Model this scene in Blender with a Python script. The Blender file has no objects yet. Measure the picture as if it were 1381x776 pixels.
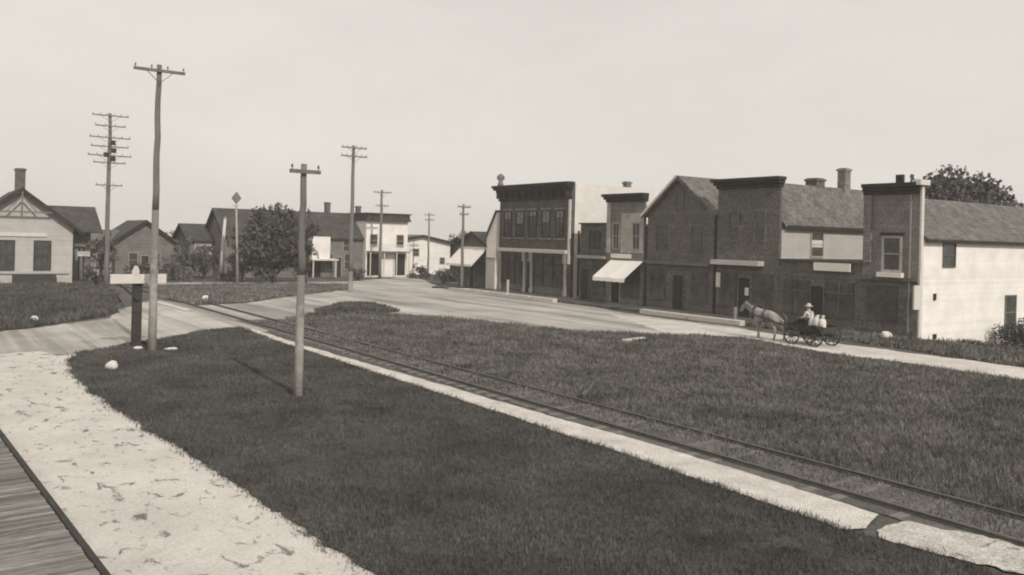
import bpy, bmesh, math, random
import numpy as np
from mathutils import Vector, Matrix
rnd = random.Random(7)
scn = bpy.context.scene
col = scn.collection
# ---------------------------------------------------------------- camera numbers
F, CX, HY, RO, H, A = 1150.0, 690.5, 322.0, math.radians(1.4), 4.8, math.radians(35)
SA, CA = math.sin(A), math.cos(A)
def G(px, py, z=0.0):
    """map a survey point of the photograph to metres on the level ground"""
    dx, dy = px - CX, py - HY
    a = dx*math.cos(RO) + dy*math.sin(RO); b = -dx*math.sin(RO) + dy*math.cos(RO)
    Z = F*(H - z)/b; X = a/F*Z
    return (Z*SA + X*CA, Z*CA - X*SA)
# ---------------------------------------------------------------- materials
TINT = (1.0, 0.94, 0.865)
def mat(name, g, var=0.25, scale=3.0, rough=0.9, bump=0.15, stretch=(1,1,1), kind=None, p=None, fine=60.0, spec=0.2, fvar=None):
    m = bpy.data.materials.new(name); m.use_nodes = True
    nt = m.node_tree; N, L = nt.nodes, nt.links
    b = N['Principled BSDF']; b.inputs['Roughness'].default_value = rough
    b.inputs['Specular IOR Level'].default_value = spec
    tc = N.new('ShaderNodeTexCoord'); mp = N.new('ShaderNodeMapping'); mp.inputs['Scale'].default_value = stretch
    L.new(tc.outputs['Object'], mp.inputs['Vector'])
    n1 = N.new('ShaderNodeTexNoise'); n1.inputs['Scale'].default_value = scale; n1.inputs['Detail'].default_value = 6; n1.inputs['Roughness'].default_value = 0.65
    n2 = N.new('ShaderNodeTexNoise'); n2.inputs['Scale'].default_value = fine; n2.inputs['Detail'].default_value = 3
    L.new(mp.outputs[0], n1.inputs['Vector']); L.new(mp.outputs[0], n2.inputs['Vector'])
    fv = var*0.8 if fvar is None else fvar
    r1 = N.new('ShaderNodeMapRange'); r1.inputs[1].default_value = 0.3; r1.inputs[2].default_value = 0.7
    r1.inputs[3].default_value = 1-var; r1.inputs[4].default_value = 1+var; L.new(n1.outputs[0], r1.inputs[0])
    r2 = N.new('ShaderNodeMapRange'); r2.inputs[1].default_value = 0.3; r2.inputs[2].default_value = 0.7
    r2.inputs[3].default_value = 1-fv; r2.inputs[4].default_value = 1+fv; L.new(n2.outputs[0], r2.inputs[0])
    mu = N.new('ShaderNodeMath'); mu.operation = 'MULTIPLY'; L.new(r1.outputs[0], mu.inputs[0]); L.new(r2.outputs[0], mu.inputs[1])
    val = mu.outputs[0]; hgt = n2.outputs[0]; dist = 0.02
    def mult(x):
        nonlocal val
        q = N.new('ShaderNodeMath'); q.operation = 'MULTIPLY'; L.new(val, q.inputs[0]); L.new(x, q.inputs[1]); val = q.outputs[0]
    def rng(x, a, bb, c, d):
        q = N.new('ShaderNodeMapRange'); q.inputs[1].default_value = a; q.inputs[2].default_value = bb; q.inputs[3].default_value = c; q.inputs[4].default_value = d
        L.new(x, q.inputs[0]); return q.outputs[0]
    if kind == 'siding':      # lapped boards: saw profile up the wall
        sp = N.new('ShaderNodeSeparateXYZ'); L.new(tc.outputs['Object'], sp.inputs[0])
        w = N.new('ShaderNodeMath'); w.operation = 'DIVIDE'; L.new(sp.outputs[2], w.inputs[0]); w.inputs[1].default_value = p or 0.16
        fr = N.new('ShaderNodeMath'); fr.operation = 'FRACT'; L.new(w.outputs[0], fr.inputs[0])
        hgt = rng(fr.outputs[0], 0, 1, 1, 0); dist = 0.025
        fl = N.new('ShaderNodeMath'); fl.operation = 'FLOOR'; L.new(w.outputs[0], fl.inputs[0])
        wn = N.new('ShaderNodeTexWhiteNoise'); wn.noise_dimensions = '1D'; L.new(fl.outputs[0], wn.inputs['W'])
        mult(rng(wn.outputs[0], 0, 1, 1-var*.35, 1+var*.35)); mult(rng(fr.outputs[0], 0.0, 0.12, 1-var*.8, 1.0))
    elif kind in ('brick', 'shingle'):
        br = N.new('ShaderNodeTexBrick'); s = p or (1.0)
        mp2 = N.new('ShaderNodeMapping'); L.new(tc.outputs['Object'], mp2.inputs['Vector'])
        cb = N.new('ShaderNodeCombineXYZ'); sp = N.new('ShaderNodeSeparateXYZ'); L.new(tc.outputs['Object'], sp.inputs[0])
        ad = N.new('ShaderNodeMath'); ad.operation = 'ADD'; L.new(sp.outputs[0], ad.inputs[0]); L.new(sp.outputs[1], ad.inputs[1])
        L.new(ad.outputs[0], cb.inputs[0]); L.new(sp.outputs[2], cb.inputs[1]); L.new(cb.outputs[0], br.inputs['Vector'])
        br.inputs['Color1'].default_value = (.62,)*3+(1,); br.inputs['Color2'].default_value = (1.3,)*3+(1,); br.inputs['Mortar'].default_value = ((1.25 if kind == 'brick' else .45),)*3+(1,)
        br.inputs['Scale'].default_value = s
        if kind == 'brick': br.inputs['Brick Width'].default_value = .24; br.inputs['Row Height'].default_value = .08; br.inputs['Mortar Size'].default_value = .008
        else: br.inputs['Brick Width'].default_value = .22; br.inputs['Row Height'].default_value = .13; br.inputs['Mortar Size'].default_value = .012
        bw = N.new('ShaderNodeRGBToBW'); L.new(br.outputs['Color'], bw.inputs[0]); mult(bw.outputs[0])
        hgt = br.outputs['Fac']; dist = -0.01
    elif kind == 'boards':    # weathered boards laid across, tone changes board by board
        wv = N.new('ShaderNodeSeparateXYZ'); L.new(tc.outputs['Object'], wv.inputs[0])
        w = N.new('ShaderNodeMath'); w.operation = 'DIVIDE'; L.new(wv.outputs[1], w.inputs[0]); w.inputs[1].default_value = p or 0.2
        fl = N.new('ShaderNodeMath'); fl.operation = 'FLOOR'; L.new(w.outputs[0], fl.inputs[0])
        wn = N.new('ShaderNodeTexWhiteNoise'); wn.noise_dimensions = '1D'; L.new(fl.outputs[0], wn.inputs['W'])
        mult(rng(wn.outputs[0], 0, 1, 0.6, 1.4))
    elif kind == 'spots':     # trodden dirt with dark damp spots and scuffs
        n3 = N.new('ShaderNodeTexNoise'); n3.inputs['Scale'].default_value = 1.0; n3.inputs['Detail'].default_value = 7; n3.inputs['Roughness'].default_value = .7; n3.inputs['Distortion'].default_value = .6
        mp3 = N.new('ShaderNodeMapping'); mp3.inputs['Scale'].default_value = p or (3.2, 1.9, 1); L.new(tc.outputs['Object'], mp3.inputs['Vector']); L.new(mp3.outputs[0], n3.inputs['Vector'])
        mult(rng(n3.outputs[0], 0.375, 0.435, 0.33, 1.0))
    elif kind == 'ruts':      # wheel ruts running along the street
        n3 = N.new('ShaderNodeTexNoise'); n3.inputs['Scale'].default_value = 1.0; n3.inputs['Detail'].default_value = 5
        mp3 = N.new('ShaderNodeMapping'); mp3.inputs['Scale'].default_value = p or (.55, .05, 1); mp3.inputs['Rotation'].default_value = (0, 0, math.radians(0))
        L.new(tc.outputs['Object'], mp3.inputs['Vector']); L.new(mp3.outputs[0], n3.inputs['Vector'])
        mult(rng(n3.outputs[0], 0.32, 0.60, 0.58, 1.12))
        n4 = N.new('ShaderNodeTexNoise'); n4.inputs['Scale'].default_value = 1.0; n4.inputs['Detail'].default_value = 4
        mp4 = N.new('ShaderNodeMapping'); mp4.inputs['Scale'].default_value = (2.6, .045, 1); mp4.inputs['Rotation'].default_value = (0, 0, math.radians(4))
        L.new(tc.outputs['Object'], mp4.inputs['Vector']); L.new(mp4.outputs[0], n4.inputs['Vector']); mult(rng(n4.outputs[0], 0.36, 0.50, 0.72, 1.0))
    cbn = N.new('ShaderNodeVectorMath'); cbn.operation = 'SCALE'
    cbn.inputs[0].default_value = tuple(g*t for t in TINT); L.new(val, cbn.inputs['Scale'])
    L.new(cbn.outputs[0], b.inputs['Base Color'])
    if bump:
        bp = N.new('ShaderNodeBump'); bp.inputs['Strength'].default_value = min(1, bump*2); bp.inputs['Distance'].default_value = dist
        L.new(hgt, bp.inputs['Height']); L.new(bp.outputs[0], b.inputs['Normal'])
    return m
M = {}
M['ground'] = mat('earth_grass', .085, .4, .35, fine=9, fvar=.35)
M['street'] = mat('dirt_street', .40, .22, .25, fine=14, fvar=.16, kind='ruts', bump=.3)
M['sand'] = mat('sandy_road', .52, .14, .5, fine=22, fvar=.12, kind='spots', bump=.3)
M['lane'] = mat('pale_lane', .52, .22, .6, fine=12, fvar=.2, bump=.3)
M['path'] = mat('gravel_path', .52, .22, 1.3, fine=24, fvar=.26, bump=.6)
M['path_worn'] = mat('worn_gravel', .46, .25, 1.6, fine=20, fvar=.3, kind='spots', p=(1.6,2.2,1), bump=.6)
M['ballast'] = mat('cinder_ballast', .115, .4, 1.0, fine=26, fvar=.5, stretch=(1.5,.5,1), bump=.8)
M['turf_dark'] = mat('dark_turf', .055, .35, 1.2, fine=14, fvar=.4, bump=.5)
M['turf'] = mat('rough_turf', .085, .4, .8, fine=10, fvar=.45, bump=.5)
M['blade_dark'] = mat('dark_grass_blades', .10, .55, .4, fine=12, fvar=.55, bump=0, spec=.1)
M['blade'] = mat('grass_blades', .145, .5, .45, fine=6, fvar=.7, bump=0, spec=.1)
M['blade_far'] = mat('far_grass_blades', .17, .35, .5, fine=5, fvar=.35, bump=0, spec=.1)
M['leaf'] = mat('dark_leaves', .085, .45, .8, fine=4, fvar=.5, bump=0, spec=.15)
M['leaf_soft'] = mat('grey_leaves', .14, .35, .8, fine=4, fvar=.4, bump=0, spec=.15)
M['bark'] = mat('bark', .06, .3, 4, bump=.6)
M['boards'] = mat('weathered_platform_boards', .19, .3, 2.0, fine=14, fvar=.35, stretch=(.35,3,1), kind='boards', bump=.4, p=.12)
M['beam'] = mat('dark_timber', .05, .3, 3, bump=.3)
M['timber'] = mat('grey_timber', .17, .3, 3, bump=.3)
M['whitewash'] = mat('whitewashed_wood', .55, .12, 3, fine=25, fvar=.08)
M['pole'] = mat('pole_wood', .18, .3, 1.5, stretch=(5,5,.5), bump=.4)
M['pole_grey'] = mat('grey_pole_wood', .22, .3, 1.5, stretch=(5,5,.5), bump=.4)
M['brick_dark'] = mat('dark_brick', .088, .3, 1.1, fine=7, fvar=.45, kind='brick')
M['brick_trim'] = mat('pale_brick_trim', .20, .35, 3, fine=12)
M['dark_board'] = mat('dark_painted_boards', .112, .28, 1.3, fine=7, fvar=.45, kind='siding', bump=.5)
M['mid_board'] = mat('grey_painted_boards', .17, .28, .9, fine=8, fvar=.3, kind='siding', bump=.5)
M['pale_front'] = mat('pale_painted_boards', .34, .22, .9, fine=9, fvar=.22, kind='siding', bump=.4)
M['grey_wall'] = mat('pale_grey_boards', .42, .10, .8, fine=12, fvar=.08, kind='siding', bump=.5)
M['white_wall'] = mat('white_painted_boards', .80, .11, .8, fine=10, fvar=.06, kind='siding', bump=.12)
M['plaster'] = mat('white_painted_brick', .68, .10, .8, fine=10, fvar=.1, bump=.2)
M['depot_wall'] = mat('station_boards', .46, .12, 1.2, fine=14, fvar=.1, kind='siding', p=.2, bump=.15)
M['shingle'] = mat('grey_shingles', .16, .28, 1.2, fine=9, fvar=.22, kind='shingle', bump=.5)
M['shingle_dark'] = mat('dark_shingles', .075, .3, 1.2, fine=8, fvar=.3, kind='shingle', bump=.5)
M['tar'] = mat('tarred_roof', .07, .3, 1, fine=9)
M['dark_trim'] = mat('dark_trim', .035, .3, 2)
M['trim'] = mat('white_trim', .62, .1, 4)
M['grey_trim'] = mat('grey_trim', .30, .2, 4)
M['canvas'] = mat('white_canvas', .75, .06, 2, fine=20, fvar=.04, bump=.1)
M['glass'] = mat('window_glass', .06, .6, 1.5, rough=.15, bump=0, spec=.5)
M['dark_inside'] = mat('painted_doorway_shade', .02, .4, 1.5, rough=.6)  # near-black flat colour stands for the shade inside open doorways
M['chimney'] = mat('chimney_brick', .11, .3, 3, fine=20, kind='brick')
M['chimney_pale'] = mat('pale_chimney_brick', .2, .25, 3, fine=20, kind='brick')
M['steel'] = mat('rail_steel', .085, .3, 4, rough=.5, spec=.4)
M['iron'] = mat('dark_iron', .03, .2, 4, rough=.5)
M['porcelain'] = mat('insulator_glass', .10, .1, 8, rough=.2, spec=.5)
M['stone'] = mat('whitewashed_stone', .62, .15, 5, fine=30, bump=.4)
M['horse'] = mat('pale_horse_coat', .27, .55, 2.2, fine=18, fvar=.12, bump=.05)
M['horse_hair'] = mat('dark_horse_hair', .10, .3, 9)
M['leather'] = mat('harness_leather', .03, .2, 8, rough=.5)
M['shirt'] = mat('pale_shirt', .60, .1, 6)
M['trousers'] = mat('dark_trousers', .05, .2, 6)
M['skin'] = mat('skin_tone', .33, .08, 8, rough=.6, bump=0)
M['hat'] = mat('straw_hat', .55, .12, 9)
M['sack'] = mat('white_sackcloth', .62, .12, 7, fine=50, bump=.3)
def worn_paint():
    m = mat('worn_whitewash', .50, .22, 2.5, fine=20, fvar=.2, bump=.3); nt = m.node_tree; N, L = nt.nodes, nt.links
    b = N['Principled BSDF']; src = b.inputs['Base Color'].links[0].from_socket
    tc = N.new('ShaderNodeTexCoord'); sp = N.new('ShaderNodeSeparateXYZ'); L.new(tc.outputs['Generated'], sp.inputs[0])
    n = N.new('ShaderNodeTexNoise'); n.inputs['Scale'].default_value = 5; n.inputs['Detail'].default_value = 6; L.new(tc.outputs['Object'], n.inputs['Vector'])
    a = N.new('ShaderNodeMath'); a.operation = 'MULTIPLY_ADD'; L.new(n.outputs[0], a.inputs[0]); a.inputs[1].default_value = .9; L.new(sp.outputs[2], a.inputs[2])
    r = N.new('ShaderNodeMapRange'); r.inputs[1].default_value = .6; r.inputs[2].default_value = 1.2; L.new(a.outputs[0], r.inputs[0])
    mx = N.new('ShaderNodeMix'); mx.data_type = 'RGBA'; L.new(r.outputs[0], mx.inputs['Factor']); L.new(src, mx.inputs[6]); mx.inputs[7].default_value = (.18*TINT[0], .18*TINT[1], .18*TINT[2], 1)
    L.new(mx.outputs[2], b.inputs['Base Color']); return m
M['worn'] = worn_paint()
M['worn_mast'] = mat('weathered_mast_paint', .36, .25, 2)
# ---------------------------------------------------------------- mesh helpers
class MB:
    def __init__(s): s.v = []; s.f = []
    def add(s, vs, fs):
        o = len(s.v); s.v += [tuple(v) for v in vs]; s.f += [tuple(i+o for i in f) for f in fs]; return s
    def box(s, x0, x1, y0, y1, z0, z1):
        if x0 > x1: x0, x1 = x1, x0
        if y0 > y1: y0, y1 = y1, y0
        if z0 > z1: z0, z1 = z1, z0
        return s.add([(x0,y0,z0),(x1,y0,z0),(x1,y1,z0),(x0,y1,z0),(x0,y0,z1),(x1,y0,z1),(x1,y1,z1),(x0,y1,z1)],
              [(0,3,2,1),(4,5,6,7),(0,1,5,4),(1,2,6,5),(2,3,7,6),(3,0,4,7)])
    def prism(s, poly, d):                      # poly: 3-D ring, d: extrusion vector
        n = len(poly); d = Vector(d)
        vs = [Vector(p) for p in poly] + [Vector(p)+d for p in poly]
        fs = [tuple(range(n))[::-1], tuple(range(n, 2*n))] + [(i, (i+1) % n, n+(i+1) % n, n+i) for i in range(n)]
        return s.add(vs, fs)
    def bar(s, p, q, w, h=None):
        p, q = Vector(p), Vector(q); d = (q-p).normalized(); h = h or w
        up = Vector((0,0,1)) if abs(d.z) < .95 else Vector((1,0,0))
        a = d.cross(up).normalized()*w/2; b = a.cross(d).normalized()*h/2
        vs = [p-a-b,p+a-b,p+a+b,p-a+b,q-a-b,q+a-b,q+a+b,q-a+b]
        return s.add(vs, [(0,3,2,1),(4,5,6,7),(0,1,5,4),(1,2,6,5),(2,3,7,6),(3,0,4,7)])
    def tube(s, pts, rad, n=8):
        pts = [Vector(p) for p in pts]; rings = []
        for i, p in enumerate(pts):
            d = (pts[min(i+1, len(pts)-1)] - pts[max(i-1, 0)]).normalized()
            up = Vector((0,0,1)) if abs(d.z) < .9 else Vector((1,0,0))
            a = d.cross(up).normalized(); b = a.cross(d)
            r = rad[i] if hasattr(rad, '__len__') else rad
            rings.append([p + (a*math.cos(2*math.pi*k/n) + b*math.sin(2*math.pi*k/n))*r for k in range(n)])
        vs = [v for r in rings for v in r]; fs = []
        for i in range(len(pts)-1):
            for k in range(n): fs.append((i*n+k, i*n+(k+1) % n, (i+1)*n+(k+1) % n, (i+1)*n+k))
        fs += [tuple(range(n))[::-1], tuple(range((len(pts)-1)*n, len(pts)*n))]
        return s.add(vs, fs)
    def blob(s, c, r, seed=0, amp=.25, n=2):
        bm = bmesh.new(); bmesh.ops.create_icosphere(bm, subdivisions=n, radius=1)
        q = random.Random(seed); k = [Vector((q.uniform(-2,2),q.uniform(-2,2),q.uniform(-2,2))) for _ in range(4)]
        for v in bm.verts:
            f = 1 + amp*sum(math.sin(v.co.dot(u)*1.7+i) for i, u in enumerate(k))/4
            v.co = Vector((c[0]+v.co.x*r[0]*f, c[1]+v.co.y*r[1]*f, c[2]+v.co.z*r[2]*f))
        bm.verts.index_update()
        s.add([v.co.copy() for v in bm.verts], [[v.index for v in f.verts] for f in bm.faces]); bm.free(); return s
    def build(s, name, m, parent=None, bevel=0, smooth=False, origin=None):
        me = bpy.data.meshes.new(name)
        off = Vector(origin) if origin is not None else (Vector(OFF.get(parent.name, (0,0,0))) if parent else Vector((0,0,0)))
        me.from_pydata([Vector(v)-off for v in s.v], [], s.f); me.update()
        bm = bmesh.new(); bm.from_mesh(me); bmesh.ops.recalc_face_normals(bm, faces=bm.faces)
        if bevel: bmesh.ops.bevel(bm, geom=bm.edges, offset=bevel, segments=1, affect='EDGES')
        if smooth:
            for f in bm.faces: f.smooth = True
        bm.to_mesh(me); bm.free(); me.materials.append(m)
        o = bpy.data.objects.new(name, me); col.objects.link(o)
        if parent is not None:
            o.parent = parent; OFF[o.name] = tuple(off)
        else:
            o.location = off
        return o
OFF = {}
def tag(o, label, cat=None, group=None):
    o['label'] = label
    if cat: o['category'] = cat
    if group: o['group'] = group
    return o
def thing(name, label, cat, loc, group=None):
    o = bpy.data.objects.new(name, None); col.objects.link(o); o.location = loc; o.empty_display_size = .3
    OFF[o.name] = tuple(loc); return tag(o, label, cat, group)
def obj_mesh(name, me, m, parent=None):
    me.materials.clear(); me.materials.append(m)
    o = bpy.data.objects.new(name, me); col.objects.link(o)
    if parent is not None: o.parent = parent; OFF[o.name] = OFF.get(parent.name, (0,0,0))
    return o
def inst(src, parent, delta=(0,0,0)):
    c = src.copy(); col.objects.link(c); c.parent = parent; c.location = Vector(src.location)+Vector(delta); return c
# ---------------------------------------------------------------- ground sheets
def sheet(name, pts, m, z, jit=.12, step=.25, kind='structure', label=None):
    q = random.Random(hash(name) % 1000 if False else len(name)*31)
    ring = []; wob = 0
    n = len(pts)
    for i in range(n):
        a, b = Vector(pts[i]), Vector(pts[(i+1) % n]); L_ = (b-a).length; k = max(1, int(min(L_/step, 220)))
        nrm = Vector((-(b-a).y, (b-a).x)).normalized() if L_ > 0 else Vector((0,0))
        for t in range(k):
            p = a + (b-a)*(t/k); wob = .82*wob + q.gauss(0, jit*.55)
            ring.append(p + nrm*(wob + q.gauss(0, min(jit, .06)*.45))*min(1, t/3, (k-t)/3))
    bm = bmesh.new(); vs = [bm.verts.new((p.x, p.y, z)) for p in ring]
    f = bm.faces.new(vs); bmesh.ops.triangulate(bm, faces=[f]); bmesh.ops.recalc_face_normals(bm, faces=bm.faces)
    for fc in bm.faces:
        if fc.normal.z < 0: fc.normal_flip()
    me = bpy.data.meshes.new(name); bm.to_mesh(me); bm.free()
    o = obj_mesh(name, me, m); o['kind'] = kind
    if label: o['label'] = label
    return o, ring
def sm(t): t = max(0, min(1, t)); return t*t*(3-2*t)
def dip(x, y): return -1.35*sm((x-44.2)/5.5)*sm((31-y)/5)*sm((y+10)/8) + (.0)
def make_ground():
    xs = [-480,-300,-100,-40,-10] + [i*1.0 for i in range(0, 75)] + [90,130,300,480]
    ys = [-120,-60,-20] + [i*1.0 for i in range(-10, 40)] + [45,60,80,110,160,300,480]
    vs = [(x, y, dip(x, y)) for y in ys for x in xs]; W = len(xs)
    fs = [(j*W+i, j*W+i+1, (j+1)*W+i+1, (j+1)*W+i) for j in range(len(ys)-1) for i in range(W-1)]
    b = MB(); b.add(vs, fs); o = b.build('ground', M['ground'], smooth=True); o['kind'] = 'structure'
    if o.data.polygons[0].normal.z < 0: o.data.flip_normals()
make_ground()
px = lambda *l: [G(*p) for p in l]
street, _ = sheet('dirt_street', px((-160,500),(-160,475),(0,449),(75,440),(150,430),(166,418),(204,404),(262,413),(330,410),(400,400),(470,391),(474,379),(545,373),(566,376),(604,391),(690,400),(780,412),(870,427),(1005,444),(1030,452),(1010,462),(870,455),(770,450),(600,436),(400,434),(340,455),(200,470),(120,480),(90,510),(0,520),(-160,540)), M['street'], .008)
sheet('station_road', [(-9,-6),(7,-6),(7,20),(6.6,30),(6.0,35.5),(4,37.2),(0,36.6),(-9,35)], M['sand'], .016, jit=.3)
sheet('side_lane', px((820,424),(930,436),(1005,446),(1122,463),(1250,480),(1381,497),(1600,530),(1700,590),(1381,514),(1250,495),(1122,478),(1000,456),(900,451)), M['lane'], .014, jit=.15)
_, r_near = sheet('near_lawn', px((94,493),(98,485),(112,477),(160,468),(211,461),(260,451),(293,446),(321,444),(335,449),(396,471),(640,549),(880,630),(1140,719),(1300,764),(1480,830)) + [(13.6,3.2),(5.6,3.2),(5.3,9.0)] + px((468,751),(390,704),(321,658),(220,594),(151,551),(120,525),(100,506)), M['turf_dark'], .028, jit=.045, step=.14)
_, r_right = sheet('wide_lawn', px((386,432),(420,426),(500,424),(600,430),(700,440),(770,448),(870,452),(1000,458),(1122,480),(1250,497),(1381,516)) + [(33.4,10),(33,3),(16.3,3),(16.32,8),(16.3,20),(16.35,32),(16.8,45)], M['turf'], .028, jit=.12)
_, r_far = sheet('far_lawn', px((208,386),(320,384),(472,384),(470,390),(400,399),(330,409),(266,412),(214,402)), M['turf'], .028, jit=.25)
_, r_left = sheet('left_lawn', px((-160,472),(0,447),(75,438),(140,428),(160,415),(152,398),(118,384),(-160,388)), M['turf_dark'], .028, jit=.2)
_, r_isl = sheet('street_weed_patch', px((415,428),(432,417),(458,411),(494,410),(520,414),(538,421),(520,427)), M['turf'], .024, jit=.25)
sheet('gravel_path', px((340,445),(409,468),(640,534),(880,602),(1100,670),(1185,697),(1168,716),(1138,718),(880,628),(640,548),(396,469),(332,448)), M['path'], .036, jit=.028, step=.2)
sheet('gravel_path', px((1195,712),(1225,706),(1381,742),(1560,790),(1560,840),(1381,778),(1240,744),(1186,729)), M['path_worn'], .036, jit=.07, step=.12)
sheet('path', px((226,399),(236,399),(270,409),(262,411)), M['path'], .036, jit=.03)
sheet('path', px((208,409),(216,408),(262,420),(250,421)), M['path'], .036, jit=.03)
sheet('footpath', px((200,381.5),(330,380.6),(472,379.8),(472,382.4),(330,383.2),(200,384.4)), M['street'], .032, jit=.03)
sheet('trackbed', [(14.3,2),(16.6,2),(16.75,20),(16.9,38),(16.7,46),(14.2,46),(14.3,20)], M['ballast'], .020, jit=.06)
# ---------------------------------------------------------------- grass (stuff)
def inside(P, ring):
    x, y = P[:,0], P[:,1]; r = np.array([(p[0], p[1]) for p in ring]); c = np.zeros(len(P), bool); j = len(r)-1
    for i in range(len(r)):
        cond = ((r[i,1] > y) != (r[j,1] > y))
        with np.errstate(divide='ignore', invalid='ignore'):
            xi = (r[j,0]-r[i,0])*(y-r[i,1])/(r[j,1]-r[i,1]) + r[i,0]
        c ^= cond & (x < xi); j = i
    return c
def grass(name, ring, n, h, w, m, seed, z=.03, near=None, label=None, edge=0):
    g = np.random.default_rng(seed); r = np.array([(p[0], p[1]) for p in ring])
    lo, hi = r.min(0), r.max(0); P = g.uniform(lo, hi, (n*4, 2))
    if near:
        d = np.hypot(P[:,0], P[:,1]); P = P[g.random(len(P)) < np.clip((near/d)**1.6, .03, 1)]
    P = P[inside(P, ring)]
    bare = np.sin(P[:,0]*.83+np.cos(P[:,1]*.61)*2.1+seed)*np.sin(P[:,1]*.71+np.sin(P[:,0]*.9)*1.7) + .5*np.sin(P[:,0]*2.7+P[:,1]*1.9)*np.sin(P[:,1]*3.1-P[:,0]*1.3)
    P = P[(bare < .75) | (g.random(len(P)) < .3)][:n]
    if edge:
        ii = g.integers(0, len(r), edge); P = np.concatenate([P, r[ii] + g.normal(0, .09, (edge, 2))*g.random((edge, 1))*1.6])
    k = len(P)
    d = np.hypot(P[:,0], P[:,1])
    cl = .5 + .5*np.sin(P[:,0]*1.9+np.sin(P[:,1]*1.3)*2)*np.sin(P[:,1]*1.7+np.cos(P[:,0])*1.5)
    hh = h*g.uniform(.45, 1.25, k)*(.6+.6*cl); ww = w*g.uniform(.7, 1.3, k)*np.maximum(1, d/16)
    tall = g.random(k) < .02; hh[tall] *= 1.9; ww[tall] *= .8
    a = g.uniform(0, 2*np.pi, k); t = g.uniform(0, 2*np.pi, k); ln = hh*g.uniform(.1, .9, k)
    V = np.zeros((k, 3, 3)); ux, uy = np.cos(a)*ww/2, np.sin(a)*ww/2
    V[:,0,0] = P[:,0]-ux; V[:,0,1] = P[:,1]-uy; V[:,1,0] = P[:,0]+ux; V[:,1,1] = P[:,1]+uy
    V[:,2,0] = P[:,0]+np.cos(t)*ln; V[:,2,1] = P[:,1]+np.sin(t)*ln; V[:,:2,2] = z-.01; V[:,2,2] = z+hh
    o = tri_mesh(name, V.reshape(-1, 3), m); o['kind'] = 'stuff'
    if label: o['label'] = label; o['category'] = 'grass'
    return o
def tri_mesh(name, V, m, parent=None, n=3):
    me = bpy.data.meshes.new(name); k = len(V)//n
    me.vertices.add(len(V)); me.vertices.foreach_set('co', V.astype(np.float32).ravel())
    me.loops.add(len(V)); me.loops.foreach_set('vertex_index', np.arange(len(V), dtype=np.int32))
    me.polygons.add(k); me.polygons.foreach_set('loop_start', np.arange(0, len(V), n, dtype=np.int32)); me.polygons.foreach_set('loop_total', np.full(k, n, dtype=np.int32))
    me.update(); me.validate()
    return obj_mesh(name, me, m, parent)
grass('grass', r_near, 170000, .10, .014, M['blade_dark'], 1, near=12, edge=14000, label='short dark mown grass on the wedge of lawn beside the gravel path')
grass('grass', r_right, 210000, .16, .017, M['blade'], 2, near=16, edge=5000, label='rough grey grass on the wide lawn beyond the railway track')
grass('grass', r_far, 22000, .2, .04, M['blade_far'], 3, label='mid grey grass below the far trees and houses')
grass('grass', r_left, 40000, .3, .03, M['blade_dark'], 4, label='tall dark grass in front of the station house')
grass('weeds', r_isl, 5000, .17, .04, M['blade_dark'], 5, label='weeds on the low hump in the dirt street')
grass('weeds', [(14.9,4),(16.15,4),(16.0,44),(14.6,44)], 9000, .10, .02, M['blade'], 6, label='thin weeds growing between the rails of the track')
grass('weeds', [(36.8,14),(42.6,14),(42.6,33),(40,33)], 20000, .22, .03, M['blade'], 8, z=.0, label='rough weeds between the pale lane and the shop fronts')
grass('weeds', [(43.5,20.5),(44.3,24),(44.2,18),(43,15),(36.5,10)][::-1], 6000, .22, .03, M['blade'], 9, z=.0, label='weeds beside the long white wall')
# ---------------------------------------------------------------- plants
def leaves(name, parent, clumps, per, size, m, seed, zmin=.05):
    g = np.random.default_rng(seed); out = []
    for (c, r) in clumps:
        n = int(per*(r**2)); d = g.normal(size=(n, 3)); d /= np.linalg.norm(d, axis=1)[:,None]
        p = np.array(c) + d*r*(g.random((n, 1))**.45)*np.array([1, 1, .85])
        u = g.normal(size=(n, 3)); v = g.normal(size=(n, 3))
        u /= np.linalg.norm(u, axis=1)[:,None]; v /= np.linalg.norm(v, axis=1)[:,None]
        s = size*g.uniform(.5, 1.3, (n, 1))
        out.append(np.stack([p-u*s*.5, p+v*s*.5, p+u*s*.6, p-v*s*.35], 1))
    V = np.concatenate(out); V = V[V[:,:,2].min(1) > zmin]
    off = np.array(OFF.get(parent.name, (0,0,0))) if parent else 0
    return tri_mesh(name, (V-off).reshape(-1, 3), m, parent, 4)
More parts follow.
